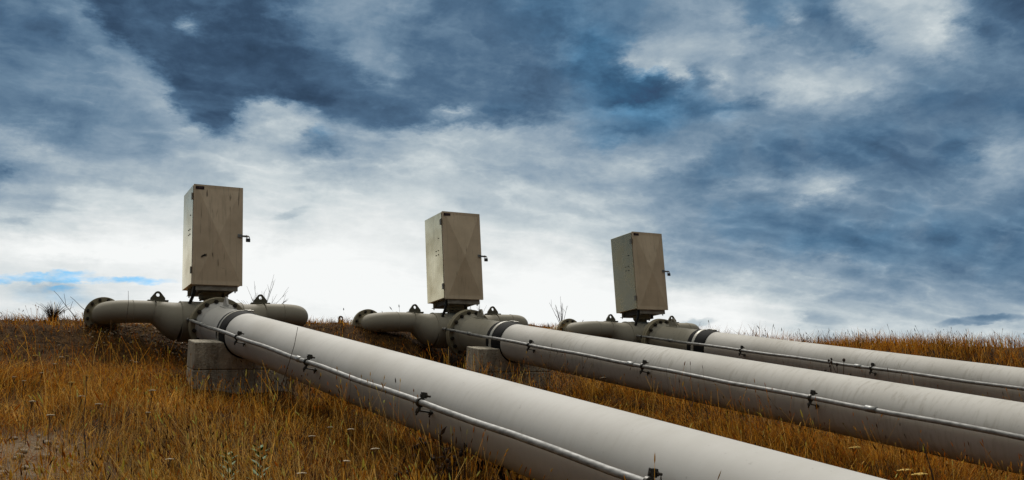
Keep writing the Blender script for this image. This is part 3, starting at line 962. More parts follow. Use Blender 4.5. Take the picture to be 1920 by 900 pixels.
# ------------------------------------------------------------------ cabinets on the valves
CAB = ['tallest looking grey-brown steel cabinet with drip stains and black scuffs, on the leftmost valve',
       'grey-brown steel cabinet with a creased door, on the middle valve between the other two',
       'grey-brown steel cabinet with a bronze left side, on the rightmost, farthest valve']
LOCK = ['small dark padlock hanging on the hasp of the leftmost cabinet',
        'small dark padlock hanging on the hasp of the middle cabinet',
        'small dark padlock hanging on the hasp of the rightmost cabinet']
CORN = [Vector((2.2663, 11.1893, 1.9677 + H0)), Vector((5.5902, 11.2344, 1.8996 + H0)), Vector((8.8839, 11.2573, 1.8331 + H0))]
CW, CDp, CH = .5905, .566, 1.2
for k, (root, P, d, e1, e2) in enumerate(units):
    c = CORN[k]                                   # front left bottom corner of the door
    mid = c + X * (CW / 2) + Y * (CDp / 2)
    t = thing('valve_cabinet', (mid.x, mid.y, c.z - .075), CAB[k], 'cabinet', 'steel cabinets on the valves')
    m = MB()
    y0 = .030                                     # the door closes the front 30 mm
    m.box(mid + Y * (y0 / 2) + Z * (CH / 2), X, Y, Z, CW, CDp - y0, CH, .004)
    bo = m.build('body', M['cabinet'], t)
    for (yy, zz) in ((.13, .62), (.13, .68), (.20, .62), (.20, .68), (.11, .85)):
        q = c + Vector((-.001, yy + y0, zz))
        m = MB()
        m.tube([q, q - X * .006], .007, 8)
        m.build('rivet', M['bolt'], bo)
    # door: folded rim and a panel creased into four triangles about its centre
    m = MB()
    zl, zh, x0, x1 = -.014, CH + .006, .006, CW - .002
    yb, yf = y0 - .004, 0.0
    cor = [(x0, zl), (x1, zl), (x1, zh), (x0, zh)]
    ins = [(x0 + .045, zl + .05), (x1 - .03, zl + .05), (x1 - .03, zh - .045), (x0 + .045, zh - .045)]
    cen = ((x0 + x1) / 2, (zl + zh) / 2 - .02)
    vs = [c + Vector((a, yb, b)) for a, b in cor] + [c + Vector((a, yf, b)) for a, b in cor] \
        + [c + Vector((a, yf, b)) for a, b in ins] + [c + Vector((cen[0], yf - (.046, .060, .050)[k], cen[1]))]
    fs = [(3, 2, 1, 0)] + [(i, (i + 1) % 4, 4 + (i + 1) % 4, 4 + i) for i in range(4)] \
        + [(4 + i, 4 + (i + 1) % 4, 8 + (i + 1) % 4, 8 + i) for i in range(4)] + [(8 + i, 8 + (i + 1) % 4, 12) for i in range(4)]
    m.add(vs, fs)
    do = m.build('door', M['door_clean' if k else 'door'], t)
    for hz_ in (1.06, .16):
        m = MB()
        q = c + Vector((-.008, y0 - .004, hz_))
        m.tube([q - Z * .04, q + Z * .04], .010, 12)
        m.box(q + Vector((.0, .022, 0)), X, Y, Z, .006, .036, .075)
        m.build('hinge', M['hinge'], do)
    m = MB()
    m.box(c + Vector((.075, -.003, CH - .036)), X, Y, Z, .098, .005, .036)
    npl = m.build('nameplate', M['plate'], do)
    m = MB()
    for q, wq in ((.045, .012), (.066, .016), (.086, .014), (.103, .01)):
        m.box(c + Vector((q, -.0062, CH - .034)), X, Y, Z, wq, .0015, .010)
    m.build('worn_print', M['plate_mark'], npl)
    m = MB()
    hq = c + Vector((CW - .04, -.008, .60))
    m.box(hq, X, Y, Z, .05, .010, .042, .003)
    m.box(hq + Vector((.062, -.004, -.004)), X, Y, Z, .085, .008, .024, .002)
    m.tube([hq + Vector((.075, -.022, -.004)), hq + Vector((.075, .004, -.004))], .012, 12)
    m.build('hasp', M['hasp'], do)
    if k == 0:
        m = MB()
        for (xa, za, xb, zb_) in ((.13, .345, .22, .352), (.105, .325, .15, .347), (.10, .315, .128, .337), (.12, .33, .235, .33), (.19, .318, .21, .335), (.215, .322, .245, .345)):
            a_, b_ = c + Vector((xa, -.013, za)), c + Vector((xb, -.013, zb_))
            dv = (b_ - a_)
            m.box((a_ + b_) / 2, dv.normalized(), Y, dv.normalized().cross(Y), dv.length, .0165, .009 + .005 * random.random())
        m.build('scuff_mark', M['scribble'], do)
    # base frame: two channels across, pan between them coloured dark for the hollow's shade
    zb0 = c.z - .0755
    for yy, hh in ((.055, 1), (CDp - .05, 1)):
        m = MB()
        q = Vector((mid.x, c.y + yy, zb0 + .0375))
        m.box(q + Vector((0, -.027, 0)), X, Y, Z, CW - .10, .006, .074)
        m.box(q + Vector((0, 0, .034)), X, Y, Z, CW - .10, .05, .006)
        m.box(q + Vector((0, 0, -.0345)), X, Y, Z, CW - .10, .05, .005)
        for sx in (-1, 1):
            qq = q + Vector((sx * (CW / 2 - .075), 0, -.03))
            m.tube([qq, qq - Z * .028], .008, 6)
        m.build('base_channel', M['plinth'], t)
    m = MB()
    m.box(Vector((mid.x, mid.y, c.z - .038)), X, Y, Z, CW - .16, CDp - .20, .068)
    m.build('base_pan', M['underside'], t)
    # padlock
    pq = hq + Vector((.098, -.010, -.03))
    lk = thing('padlock', pq - Z * .045, LOCK[k], 'padlock', 'padlocks on the cabinet doors')
    m = MB()
    m.box(pq - Z * .022, X, Y, Z, .052, .022, .044, .005)
    m.build('lock_body', M['lock'], lk)
    m = MB()
    m.tube([pq + Vector((.016 * math.cos(q), 0, .012 + .018 * math.sin(q))) if 0 <= q <= PI else pq + Vector((.016 if q < 0 else -.016, 0, -.004))
            for q in [-1] + [PI * i / 10 for i in range(11)] + [4]], .005, 8)
    m.build('shackle', M['hasp'], lk)

# ------------------------------------------------------------------ conduits strapped along the pipes
CONL = ['galvanised steel conduit clamped along the nearest, largest pipeline',
        'galvanised steel conduit clamped along the middle pipeline',
        'galvanised steel conduit clamped along the farthest pipeline']
for k, (root, P, d, e1, e2) in enumerate(units):
    rad = e1 * math.cos(CON_A) + e2 * math.sin(CON_A)
    tan = d.cross(rad).normalized()
    if tan.z < 0:
        tan = -tan
    C = P + rad * CON_R
    s0 = (-.09, -.18, -.20)[k]
    start = C + d * s0
    t = thing('conduit', start, CONL[k], 'conduit', 'galvanised conduits along the pipelines')
    m = MB()
    m.tube([C + d * (s0 - (15.8 + s0) * i / 40) + Z * (.004 * math.sin(i * 1.7)) for i in range(41)], CON_T, 24)
    m.build('tube', M['galv'], t)
    for s in ((-.92, -4.27, -11.0), (-.97, -4.28, -7.05), (-1.0, -4.28, -7.9))[k]:
        m = MB()
        m.tube([C + d * (s + .045), C + d * (s + .043), C + d * (s - .043), C + d * (s - .045)], [CON_T, CON_T + .006, CON_T + .006, CON_T], 24)
        m.build('sleeve', M['sleeve'], t)
    for s in (-.35, -2.41, -4.46, -6.50, -8.60, -10.65, -12.7):
        c = C + d * s
        big = s < -1
        m = MB()
        m.ring(c, d, CON_T - .002, CON_T + .011, .022, 28, .003)
        if big:
            # ear with its bolt above, stand-off arm below
            m.box(c + tan * (CON_T + .026) - rad * .012, d, rad, tan, .022, .036, .036, .003)
            m.box(c - tan * (CON_T + .030) - rad * .038, d, rad, tan, .030, .105, .010, .002)
            m.box(c - tan * (CON_T + .012), d, rad, tan, .022, .014, .035, .002)
        else:
            m.box(c - tan * (CON_T + .012) - rad * .03, d, rad, tan, .02, .09, .012, .002)
        cl = m.build('clamp', M['clamp'], t)
        if big:
            m = MB()
            q = c + tan * (CON_T + .024)
            m.tube([q - rad * .055 - d * .004, q + rad * .012 - d * .004], .0065, 8)
            m.tube([q - rad * .034 - d * .004, q - rad * .022 - d * .004], .012, 6)
            m.build('bolt', M['bolt'], cl)
            for off in (.010, -.078):
                m = MB()
                q = c - tan * (CON_T + .03) + rad * off
                m.tube([q + tan * .012, q - tan * .03], .006, 8)
                m.tube([q - tan * .004, q - tan * .016], .011, 6)
                m.build('bolt', M['bolt'], cl)
    # black hose from the cabinet floor into the conduit
    top = CORN[k] + Vector((.045, .06, -.03))
    m = MB()
    p0, p1, p2, p3 = top, top + Vector((.0, -.02, -.16)), start + d * .12 + Z * .10, start
    pts = []
    for i in range(15):
        u = i / 14
        pts.append(p0 * (1 - u) ** 3 + p1 * 3 * u * (1 - u) ** 2 + p2 * 3 * u * u * (1 - u) + p3 * u ** 3)
    m.tube(pts, .019, 14)
    m.build('flexible_hose', M['cable'], t)


# ------------------------------------------------------------------ vegetation helpers
def on_ground(px_, py_, h=0.0, tmax=30.0):
    """point at height h over the hillside seen at a place of the photograph"""
    v = (CF + CR * ((px_ - 960) / 1750) + CD * ((py_ - 450) / 1750)).normalized()
    t = 2.5
    while t < tmax:
        q = CAMPOS + v * t
        if q.z - float(ground_z(q.x, q.y)) <= h:
            break
        t += .03
    return q


def ribbons(base, height, width, azim, lean, bend, tone):
    """arrays of bent, pointed two-segment blades -> verts, loops, starts, totals, tones"""
    n = len(base)
    dirv = np.stack([np.cos(azim), np.sin(azim), np.zeros(n)], -1)
    face = RNG.uniform(0, 2 * PI, n)
    sidev = np.stack([np.cos(face), np.sin(face), np.zeros(n)], -1)
    up = np.array([0, 0, 1.0])
    p1 = base + up * (height * .5)[:, None] + dirv * (height * lean * .4)[:, None]
    p2 = base + up * (height * (1 - .35 * bend))[:, None] + dirv * (height * (lean + bend * .6))[:, None]
    hw = (width / 2)[:, None]
    V = np.stack([base - sidev * hw, base + sidev * hw, p1 - sidev * hw * .8, p1 + sidev * hw * .8, p2], 1)
    idx = np.arange(n)[:, None] * 5
    L = (idx + np.array([0, 1, 3, 2, 2, 3, 4])).ravel()
    starts = (np.arange(n)[:, None] * 7 + np.array([0, 4])).ravel()
    totals = np.tile([4, 3], n)
    T = np.repeat(tone, 5, 0)
    return V.reshape(-1, 3), L, starts, totals, T


def stems_with_heads(base, height, width, azim, lean, head_l, head_w, tone_s, tone_h, seg=4):
    """thin bowed stems that carry a spindle of seeds: crossed four-sided spindles"""
    n = len(base)
    dirv = np.stack([np.cos(azim), np.sin(azim), np.zeros(n)], -1)
    face = RNG.uniform(0, PI, n)
    sv = np.stack([np.cos(face), np.sin(face), np.zeros(n)], -1)
    up = np.array([0, 0, 1.0])
    V, ls, st, to, T = [], [], [], [], []
    hw = (width / 2)[:, None]
    pr = []
    for i in range(seg + 1):
        u = i / seg
        pr.append(base + up * (height * u * (1 - .12 * u * lean))[:, None] + dirv * (height * lean * u * u)[:, None])
    vs = np.stack([q for p in pr for q in (p - sv * hw, p + sv * hw)], 1)
    tip = pr[-1]
    tg = pr[-1] - pr[-2]
    tg /= np.linalg.norm(tg, axis=1)[:, None]
    a = np.cross(tg, sv)
    a /= np.linalg.norm(a, axis=1)[:, None]
    b = np.cross(tg, a)
    hl, hwid = head_l[:, None], (head_w / 2)[:, None]
    hv = [tip - tg * hl * .12]
    for u, r in ((.25, 1.0), (.62, .85)):
        for x_, y_ in ((1, 0), (0, 1), (-1, 0), (0, -1)):
            hv.append(tip + tg * hl * u + (a * x_ + b * y_) * hwid * r)
    hv.append(tip + tg * hl)
    hv = np.stack(hv, 1)
    k = 2 * (seg + 1)
    ALL = np.concatenate([vs, hv], 1)
    per = ALL.shape[1]
    faces = [(2 * i, 2 * i + 1, 2 * i + 3, 2 * i + 2) for i in range(seg)]
    for j in range(4):
        j2 = (j + 1) % 4
        faces += [(k, k + 1 + j, k + 1 + j2), (k + 1 + j, k + 5 + j, k + 5 + j2, k + 1 + j2), (k + 5 + j, k + 9, k + 5 + j2)]
    flat = np.array([q for f in faces for q in f])
    lens = np.array([len(f) for f in faces])
    off = np.r_[0, np.cumsum(lens)[:-1]]
    L = (np.arange(n)[:, None] * per + flat).ravel()
    S = (np.arange(n)[:, None] * len(flat) + off).ravel()
    TT = np.tile(lens, n)
    tone = np.concatenate([np.repeat(tone_s[:, None, :], k, 1), np.repeat(tone_h[:, None, :], per - k, 1)], 1).reshape(-1, 3)
    return ALL.reshape(-1, 3), L, S, TT, tone


def merge(parts):
    V, L, S, TT, T = [], [], [], [], []
    nv = nl = 0
    for v, l, s, t, c in parts:
        V.append(v)
        L.append(l + nv)
        S.append(s + nl)
        TT.append(t)
        T.append(c)
        nv += len(v)
        nl += len(l)
    return np.concatenate(V), np.concatenate(L), np.concatenate(S), np.concatenate(TT), np.concatenate(T)


PAL = np.array([[.43, .158, .010], [.56, .265, .028], [.60, .34, .065], [.66, .43, .13], [.06, .024, .006], [.14, .10, .015], [.27, .085, .010]])


def scatter(n, r0, r1, a0=-10.0, a1=72.0):
    r = np.exp(RNG.uniform(math.log(r0), math.log(r1), n))
    a = np.radians(RNG.uniform(a0, a1, n))
    return r * np.sin(a), r * np.cos(a), r


def clearance(x, y, z, h):
    """shorten blades that would grow through a pipe"""
    for P, d in UNITS:
        s = (y - P.y) / d.y
        ax, azz = P.x + d.x * s, P.z + d.z * s
        u = np.clip(np.abs(x - ax) / PR, 0, 1)
        under = azz - PR * np.sqrt(1 - u * u) - z
        h = np.where((np.abs(x - ax) < PR + .03) & (y < P.y), np.minimum(h, np.maximum(under * .85, .02)), h)
        # it stands taller along the pipe's side, where it is not trodden
        side_ = (np.abs(x - ax) > PR + .03) & (np.abs(x - ax) < .55) & (y < P.y - 2.0)
        h = np.where(side_, h * 1.3, h)
        # header arms
        arm = (np.abs(x - P.x) < 1.35) & (np.abs(y - P.y - .05) < .30)
        h = np.where(arm, np.minimum(h, .10), h)
        # the concrete block stands here
        c = P - d * 1.475
        h = h * (1 - .45 * np.exp(-(((x - c.x) / .7) ** 2 + ((y - c.y + .45) / .5) ** 2)))
        blk = (np.abs(x - c.x) < .56) & (np.abs(y - c.y) < .17)
        h = np.where(blk, .0, h)
    return h


def wind(b, spread):
    """lie of the grass: neighbours lean alike"""
    return 2 * PI * 1.3 * vnoise(b[:, 0] * 1.1, b[:, 1] * 1.1, 12) + RNG.normal(0, spread, len(b))


def meadow(n, r0, r1, hmin, hmax, wk, mixw, leanm, bendm, tall=True):
    x, y, r = scatter(n, r0, r1)
    z = ground_z(x, y)
    clump = vnoise(x * 1.7, y * 1.7, 5)
    fine = vnoise(x * 5.5, y * 5.5, 6)
    bank = sstep(9.8, 10.9, y) * (1 - sstep(9.8, 11.5, x))
    rightf = sstep(9.5, 12.5, x)
    bare = np.exp(-(((x - .15) / .75) ** 2 + ((y - 6.6) / .85) ** 2))
    h = RNG.uniform(hmin, hmax, n) * (.65 + .7 * clump) * (1 - .38 * bank) * (1 + .25 * rightf)
    keep = RNG.uniform(0, 1, n) > (.35 * (fine < .3) + .72 * bare + .06 * bank + .25 * (fine < .42) * (clump < .5))
    h = clearance(x, y, z, h)
    keep &= h > .015
    x, y, z, r, h, clump, fine, bank, rightf = (q[keep] for q in (x, y, z, r, h, clump, fine, bank, rightf))
    m = len(x)
    zone = vnoise(x * .8 + 9, y * .8, 8)
    ww = np.array(mixw)[None, :].repeat(m, 0)
    front = sstep(8.8, 6.2, y) * sstep(3.5, 1.0, x)
    ww[:, 3] *= .35 + 2.6 * front
    ww[:, 2] *= .7 + 1.2 * front
    ww[:, 0] *= 1.5 - 1.0 * front
    ww[:, 4] *= .4 + 1.8 * (zone > .55) + .3 * bank
    ww[:, 6] *= .4 + 1.4 * (zone < .4) + .5 * bank
    ww[:, 5] *= .2 + 1.6 * (clump > .62)
    ww /= ww.sum(1, keepdims=True)
    ci = (RNG.uniform(0, 1, m)[:, None] > np.cumsum(ww, 1)).sum(1).clip(0, len(PAL) - 1)
    tone = PAL[ci] * RNG.uniform(.5, 1.25, m)[:, None] * (.72 + .56 * fine)[:, None]
    return np.stack([x, y, z - .01], -1), r, h, tone, m


parts = []
b, r, h, tone, m = meadow(190000, 3.2, 22, .10, .27, 1, (1.5, 1.2, .7, .3, 1.7, .35, 1.2), .3, .3)
parts.append(ribbons(b, h, np.maximum(.0022, r * .00036) * RNG.uniform(.6, 1.3, m), wind(b, 1.1), RNG.uniform(.05, .7, m), RNG.uniform(0, 1.0, m), tone))
b, r, h, tone, m = meadow(130000, 3.2, 22, .05, .13, 1, (1.2, .8, .4, .2, 1.7, .3, 1.5), .3, .3)
parts.append(ribbons(b, h, np.maximum(.004, r * .0007) * RNG.uniform(.6, 1.4, m), wind(b, 1.6), RNG.uniform(.3, 1.6, m), RNG.uniform(0, 1.3, m), tone))
# bleached straw lying in flattened patches
b, r, h, tone, m = meadow(60000, 3.2, 16, .14, .32, 1, (.5, 1.0, 1.3, 1.3, .3, .1, .3), .3, .3)
k = vnoise(b[:, 0] * 1.3 + 4, b[:, 1] * 1.3, 21) > .60
b, r, h, tone = b[k], r[k], h[k], tone[k]
m = len(b)
parts.append(ribbons(b, h, np.maximum(.0024, r * .0004) * RNG.uniform(.6, 1.3, m), wind(b, .6), RNG.uniform(.8, 1.9, m), RNG.uniform(.6, 1.5, m), tone))
# dark rusty dead patches
b, r, h, tone, m = meadow(60000, 3.2, 16, .08, .20, 1, (.5, .1, .05, .0, 2.2, .3, 1.6), .3, .3)
k = vnoise(b[:, 0] * 1.5 + 2, b[:, 1] * 1.5 + 7, 22) > .62
b, r, h, tone = b[k], r[k], h[k], tone[k]
m = len(b)
parts.append(ribbons(b, h, np.maximum(.003, r * .0005) * RNG.uniform(.6, 1.4, m), wind(b, 1.4), RNG.uniform(.2, 1.0, m), RNG.uniform(.2, 1.2, m), tone))
# taller stand beyond the farthest line
n0 = 100000
b, r, h, tone, m = meadow(n0, 10.5, 24, .18, .36, 1, (1.4, 1.2, .6, .3, 1.0, .2, 1.0), .3, .3)
k = b[:, 0] > 9.7
b, r, h, tone = b[k], r[k], h[k], tone[k]
m = len(b)
parts.append(ribbons(b, h, np.maximum(.003, r * .00045) * RNG.uniform(.6, 1.3, m), RNG.uniform(0, 2 * PI, m), RNG.uniform(.05, .4, m), RNG.uniform(0, .7, m), tone))
V, L, S, TT, T = merge(parts)
g = np_mesh('dry_grass', V, L, S, TT, False, M['grass'], T)
tag(g, 'dry orange and brown grass covering the hillside', 'grass', kind='stuff')

# slender seed-bearing stalks standing above the leaves
parts = []
b, r, h, tone, m = meadow(11000, 3.4, 12, .24, .42, 1, (.8, 1.2, 1.2, .9, .6, .1, .6), 0, 0)
parts.append(stems_with_heads(b, h, np.maximum(.0016, r * .00026), wind(b, 1.0), RNG.uniform(.0, .5, m), RNG.uniform(.02, .045, m), RNG.uniform(.004, .007, m) * (1 + .03 * r), tone, np.clip(tone * RNG.uniform(.9, 1.4, m)[:, None], 0, .62)))
b, r, h, tone, m = meadow(900, 3.4, 9, .16, .32, 1, (.5, 1.2, 1.4, 1.4, .1, .1, .2), 0, 0)
parts.append(stems_with_heads(b, h, np.maximum(.0018, r * .0003), RNG.uniform(0, 2 * PI, m), RNG.uniform(.0, .4, m), RNG.uniform(.05, .085, m), RNG.uniform(.009, .014, m), tone, np.clip(tone * 1.25, 0, .62)))
b, r, h, tone, m = meadow(5200, 11, 24, .18, .36, 1, (1.2, .8, .4, .3, 1.5, .1, 1.2), 0, 0)
ang = np.degrees(np.arctan2(b[:, 0], b[:, 1]))
k = ((ang > 45.5) & (RNG.uniform(0, 1, m) < .45)) | (RNG.uniform(0, 1, m) < .05)
b, r, h, tone = b[k], r[k], h[k], tone[k]
m = len(b)
parts.append(stems_with_heads(b, h, np.maximum(.0024, r * .00026), RNG.uniform(0, 2 * PI, m), RNG.uniform(.0, .4, m), RNG.uniform(.03, .09, m), RNG.uniform(.008, .016, m), tone * .45, tone * .4))
V, L, S, TT, T = merge(parts)
g = np_mesh('seed_stalks', V, L, S, TT, False, M['grass'], T)
tag(g, 'dry grass stalks with seed heads above the meadow', 'grass', kind='stuff')


# ------------------------------------------------------------------ single plants, stones and odds and ends
def yarrow(px_, py_, h, size, label, group, mat='yarrow'):
    q = on_ground(px_, py_, h)
    gz = float(ground_z(q.x, q.y))
    base = Vector((q.x + random.uniform(-.05, .05), q.y + random.uniform(-.03, .05), gz))
    t = thing('yarrow', base, label, 'wildflower', group)
    m = MB()
    mid_ = (base + q) / 2 + Vector((random.uniform(-.02, .02), random.uniform(-.02, .02), 0))
    m.tube([base - Z * .02, mid_, q], [.004, .0032, .0026], 6)
    for j in range(7):
        a = 2 * PI * j / 7 + random.random()
        e = q + Vector((math.cos(a) * size * .33, math.sin(a) * size * .33, .016))
        m.tube([q - Z * .03, e], .0015, 5)
    m.build('stem', M['stem'], t)
    m = MB()
    for j in range(15):
        a = 2.4 * j
        rr = size * .5 * math.sqrt((j + .3) / 15)
        m.ball(q + Vector((math.cos(a) * rr, math.sin(a) * rr, .018 - rr * rr / size * .35)), size * random.uniform(.10, .15), (1, 1, .5), 7, 5, .15)
    m.build('flower_head', M[mat], t)
    return t


LEFTY = [(111, 650), (198, 650), (177, 655), (66, 670), (115, 673), (125, 671), (102, 686), (247, 679), (254, 682), (26, 711), (44, 718), (78, 703),
         (133, 721), (163, 708), (60, 757), (184, 762), (94, 783), (152, 747), (285, 736), (277, 778), (317, 867), (279, 887)]
for (a, b_) in LEFTY:
    yarrow(a, b_, .26, random.uniform(.028, .048), 'small off-white yarrow head in the brown grass left of the nearest concrete block', 'yarrow left of the nearest concrete block', 'yarrow' if random.random() < .75 else 'yarrow_gold')
for (a, b_) in ((619, 806), (657, 810), (584, 823), (703, 847), (646, 871), (565, 894)):
    yarrow(a, b_, .30, random.uniform(.032, .046), 'small white yarrow head in the tall grass below the nearest pipeline', 'yarrow below the nearest pipeline')
yarrow(1046, 665, .42, .085, 'white yarrow head standing tall against the dark underside of the middle pipeline', None)
yarrow(1132, 711, .28, .07, 'white yarrow head at the lower edge of the middle pipeline, beside tall blades', None)
yarrow(1604, 843, .30, .075, 'round golden seed head between the two nearest pipelines', None, 'yarrow_gold')
yarrow(1843, 859, .34, .055, 'tiny white yarrow head against the dark middle pipeline at the right edge', None)
yarrow(1726, 894, .30, .08, 'flat golden yarrow head at the bottom edge between the nearest pipes', None, 'yarrow_gold')
yarrow(1698, 886, .28, .08, 'drooping golden yarrow head left of the flat one at the bottom edge', None, 'yarrow_gold')


def bush(px_, py_, n, ln, label, cat='dead bush', spread=.9, mat='twig', rad=.006, forks=3, name='bare_bush', up=.6, dist_h=0.0, tmax=30.0, at=None):
    q = at or on_ground(px_, py_, dist_h, tmax)
    gz = float(ground_z(q.x, q.y))
    base = Vector((q.x, q.y, gz))
    m = MB()
    for i in range(n):
        a = random.uniform(0, 2 * PI)
        s_ = random.uniform(.15, 1) * spread
        dr = Vector((math.cos(a) * s_, math.sin(a) * s_, up + random.uniform(0, .5))).normalized()
        l_ = ln * random.uniform(.55, 1.0)
        bow = Vector((random.uniform(-.12, .12), random.uniform(-.12, .12), random.uniform(-.02, .10))) * l_
        pts = [base + dr * (l_ * u) + bow * (u * u) for u in (0, .25, .5, .75, 1)]
        m.tube(pts, [rad, rad * .85, rad * .65, rad * .5, rad * .3], 5)
        for f in range(forks):
            u = random.uniform(.35, .85)
            p = base + dr * (l_ * u) + bow * (u * u)
            d2 = (dr + Vector((random.uniform(-.7, .7), random.uniform(-.7, .7), random.uniform(-.1, .5)))).normalized()
            l2 = l_ * random.uniform(.12, .32)
            m.tube([p, p + d2 * l2 * .5 + Z * .01, p + d2 * l2], [rad * .5, rad * .4, rad * .25], 4)
    o = m.build(name, M[mat], None, base)
    return tag(o, label, cat)


bush(0, 0, 20, .70, 'bare grey bush fanning out on the crest behind the leftmost cabinet', spread=1.25, up=.35, at=Vector((3.60, 13.1, 0)), rad=.0045)
bush(0, 0, 11, .55, 'thin bare bush on the crest left of the rightmost pipeline flange', spread=.55, up=.9, at=Vector((8.75, 13.2, 0)), rad=.0055, forks=2)
bush(0, 0, 14, .5, 'faint bare twigs behind the middle cabinet, right of its base', spread=1.3, up=.3, at=Vector((7.05, 13.1, 0)), rad=.004)


def tussock(px_, py_, n, ln, label, mat, name='grass_tussock', w_=.006, spread=.8, at=None, h=0.0):
    q = at or on_ground(px_, py_, h)
    gz = float(ground_z(q.x, q.y))
    base = Vector((q.x, q.y, gz))
    m = MB()
    for i in range(n):
        a = random.uniform(0, 2 * PI)
        s_ = random.uniform(.1, 1) * spread
        o_ = Vector((math.cos(a), math.sin(a), 0))
        l_ = ln * random.uniform(.5, 1)
        b0 = base + o_ * random.uniform(0, .05) - Z * .02
        pts = [b0 + o_ * (l_ * s_ * u * u) + Z * (l_ * (u - .25 * s_ * u * u)) for u in (0, .4, .75, 1)]
        m.tube(pts, [w_ * .5, w_ * .45, w_ * .3, w_ * .12], 4)
    return tag(m.build(name, M[mat], None, base), label, 'grass tuft')


tussock(0, 0, 110, .29, 'dark spiky grass tussock alone on the left skyline', 'dark_stem', at=Vector((.95, 13.0, 0)), spread=.9)
tussock(0, 0, 16, .22, 'small dark grass tuft on the skyline right of the spiky tussock', 'dark_stem', at=Vector((1.45, 13.1, 0)), spread=.7)
tussock(0, 0, 34, .34, 'golden grass tuft in front of the rightmost flange', 'stem', at=Vector((8.95, 10.75, 0)), spread=.45, w_=.01)


def lone_stem(p0, p1, label, mat='dark_stem', rad=.004, sub=(), name='dry_stalk', bow=(0, 0, 0), leaf=False):
    """a single stalk given by its two ends; sub = branches (where, vector)"""
    p0, p1 = Vector(p0), Vector(p1)
    m = MB()
    bow = Vector(bow)
    at_ = lambda u: p0 + (p1 - p0) * u + bow * (4 * u * (1 - u)) + Vector((.008 * math.sin(9 * u), .006 * math.cos(7 * u), 0))
    m.tube([at_(i / 7) for i in range(8)], [rad * (1 - .6 * i / 7) for i in range(8)], 6)
    for u, v in sub:
        q = at_(u)
        v = Vector(v)
        m.tube([q, q + v * .55 + Z * .008, q + v], [rad * .6, rad * .5, rad * .3], 5)
    if leaf:
        for u in (.96, .9, .84):
            q = at_(u)
            dr = Vector((random.uniform(-1, 1), random.uniform(-.4, .4), .3)).normalized()
            sd_ = dr.cross(Y).normalized()
            m.add([q, q + dr * .03 + sd_ * .012, q + dr * .07, q + dr * .03 - sd_ * .012], [(0, 1, 2, 3)])
    o = m.build(name, M[mat], None, (p0.x, p0.y, p0.z))
    return tag(o, label, 'dry stalk')


def ray_at(px_, py_, t):
    return CAMPOS + (CF + CR * ((px_ - 960) / 1750) + CD * ((py_ - 450) / 1750)).normalized() * t


def foot(px_, t):
    """ground point under the sight line that passes image column px_ at range t"""
    lo = ray_at(px_, 700, t)
    return Vector((lo.x, lo.y, float(ground_z(lo.x, lo.y)) - .02))


p1 = ray_at(558, 613, 7.1)
lone_stem(foot(492, 7.2), p1, 'thin dark twig leaning up across the front of the nearest pipeline', rad=.0045, bow=(.015, 0, -.03), sub=((.35, (.06, 0, .10)), (.5, (-.05, 0, .07))))
lone_stem(foot(222, 10.3), ray_at(240, 545, 10.4), 'thin dark stalk in front of the left elbow of the nearest pipeline', rad=.0045, bow=(.02, 0, 0))
lone_stem(foot(205, 10.2), ray_at(207, 600, 10.3), 'short pale stalk in front of the leftmost flange', 'stem', rad=.005)
lone_stem((1.22, 13.0, float(ground_z(1.22, 13.0))), ray_at(100, 545, 13.1), 'taller of two thin stalks on the left skyline', rad=.005, bow=(.02, 0, 0), sub=((.5, (-.03, 0, .16)), (.35, (.03, 0, .12))))
lone_stem((1.46, 13.0, float(ground_z(1.46, 13.0))), ray_at(131, 556, 13.1), 'slanting thin stalk on the left skyline, beside the leftmost flange', rad=.005)
lone_stem(foot(858, 5.3), ray_at(822, 812, 5.3), 'leafy pale-tipped stalk against the underside of the nearest pipeline', rad=.005, sub=((.8, (-.04, .0, .02)), (.7, (-.05, 0, .0)), (.6, (.04, 0, .03))), leaf=True)
lone_stem(foot(1303, 7.9), ray_at(1290, 745, 7.9), 'dark dead stalk below the middle pipeline, left of its neighbour', rad=.006, sub=((.6, (-.05, 0, .08)), (.8, (.04, 0, .06))))
lone_stem(foot(1325, 7.9), ray_at(1320, 748, 7.9), 'dark dead stalk below the middle pipeline, right of its neighbour', rad=.006, sub=((.6, (.05, 0, .08)), (.75, (-.04, 0, .05))))
lone_stem(foot(1735, 6.6), ray_at(1731, 832, 6.6), 'dark plume against the underside of the middle pipeline near the right edge', rad=.008)
lone_stem(foot(165, 6.4), ray_at(160, 712, 6.6), 'reddish upright stalk left of the nearest concrete block', 'dark_stem', rad=.005)


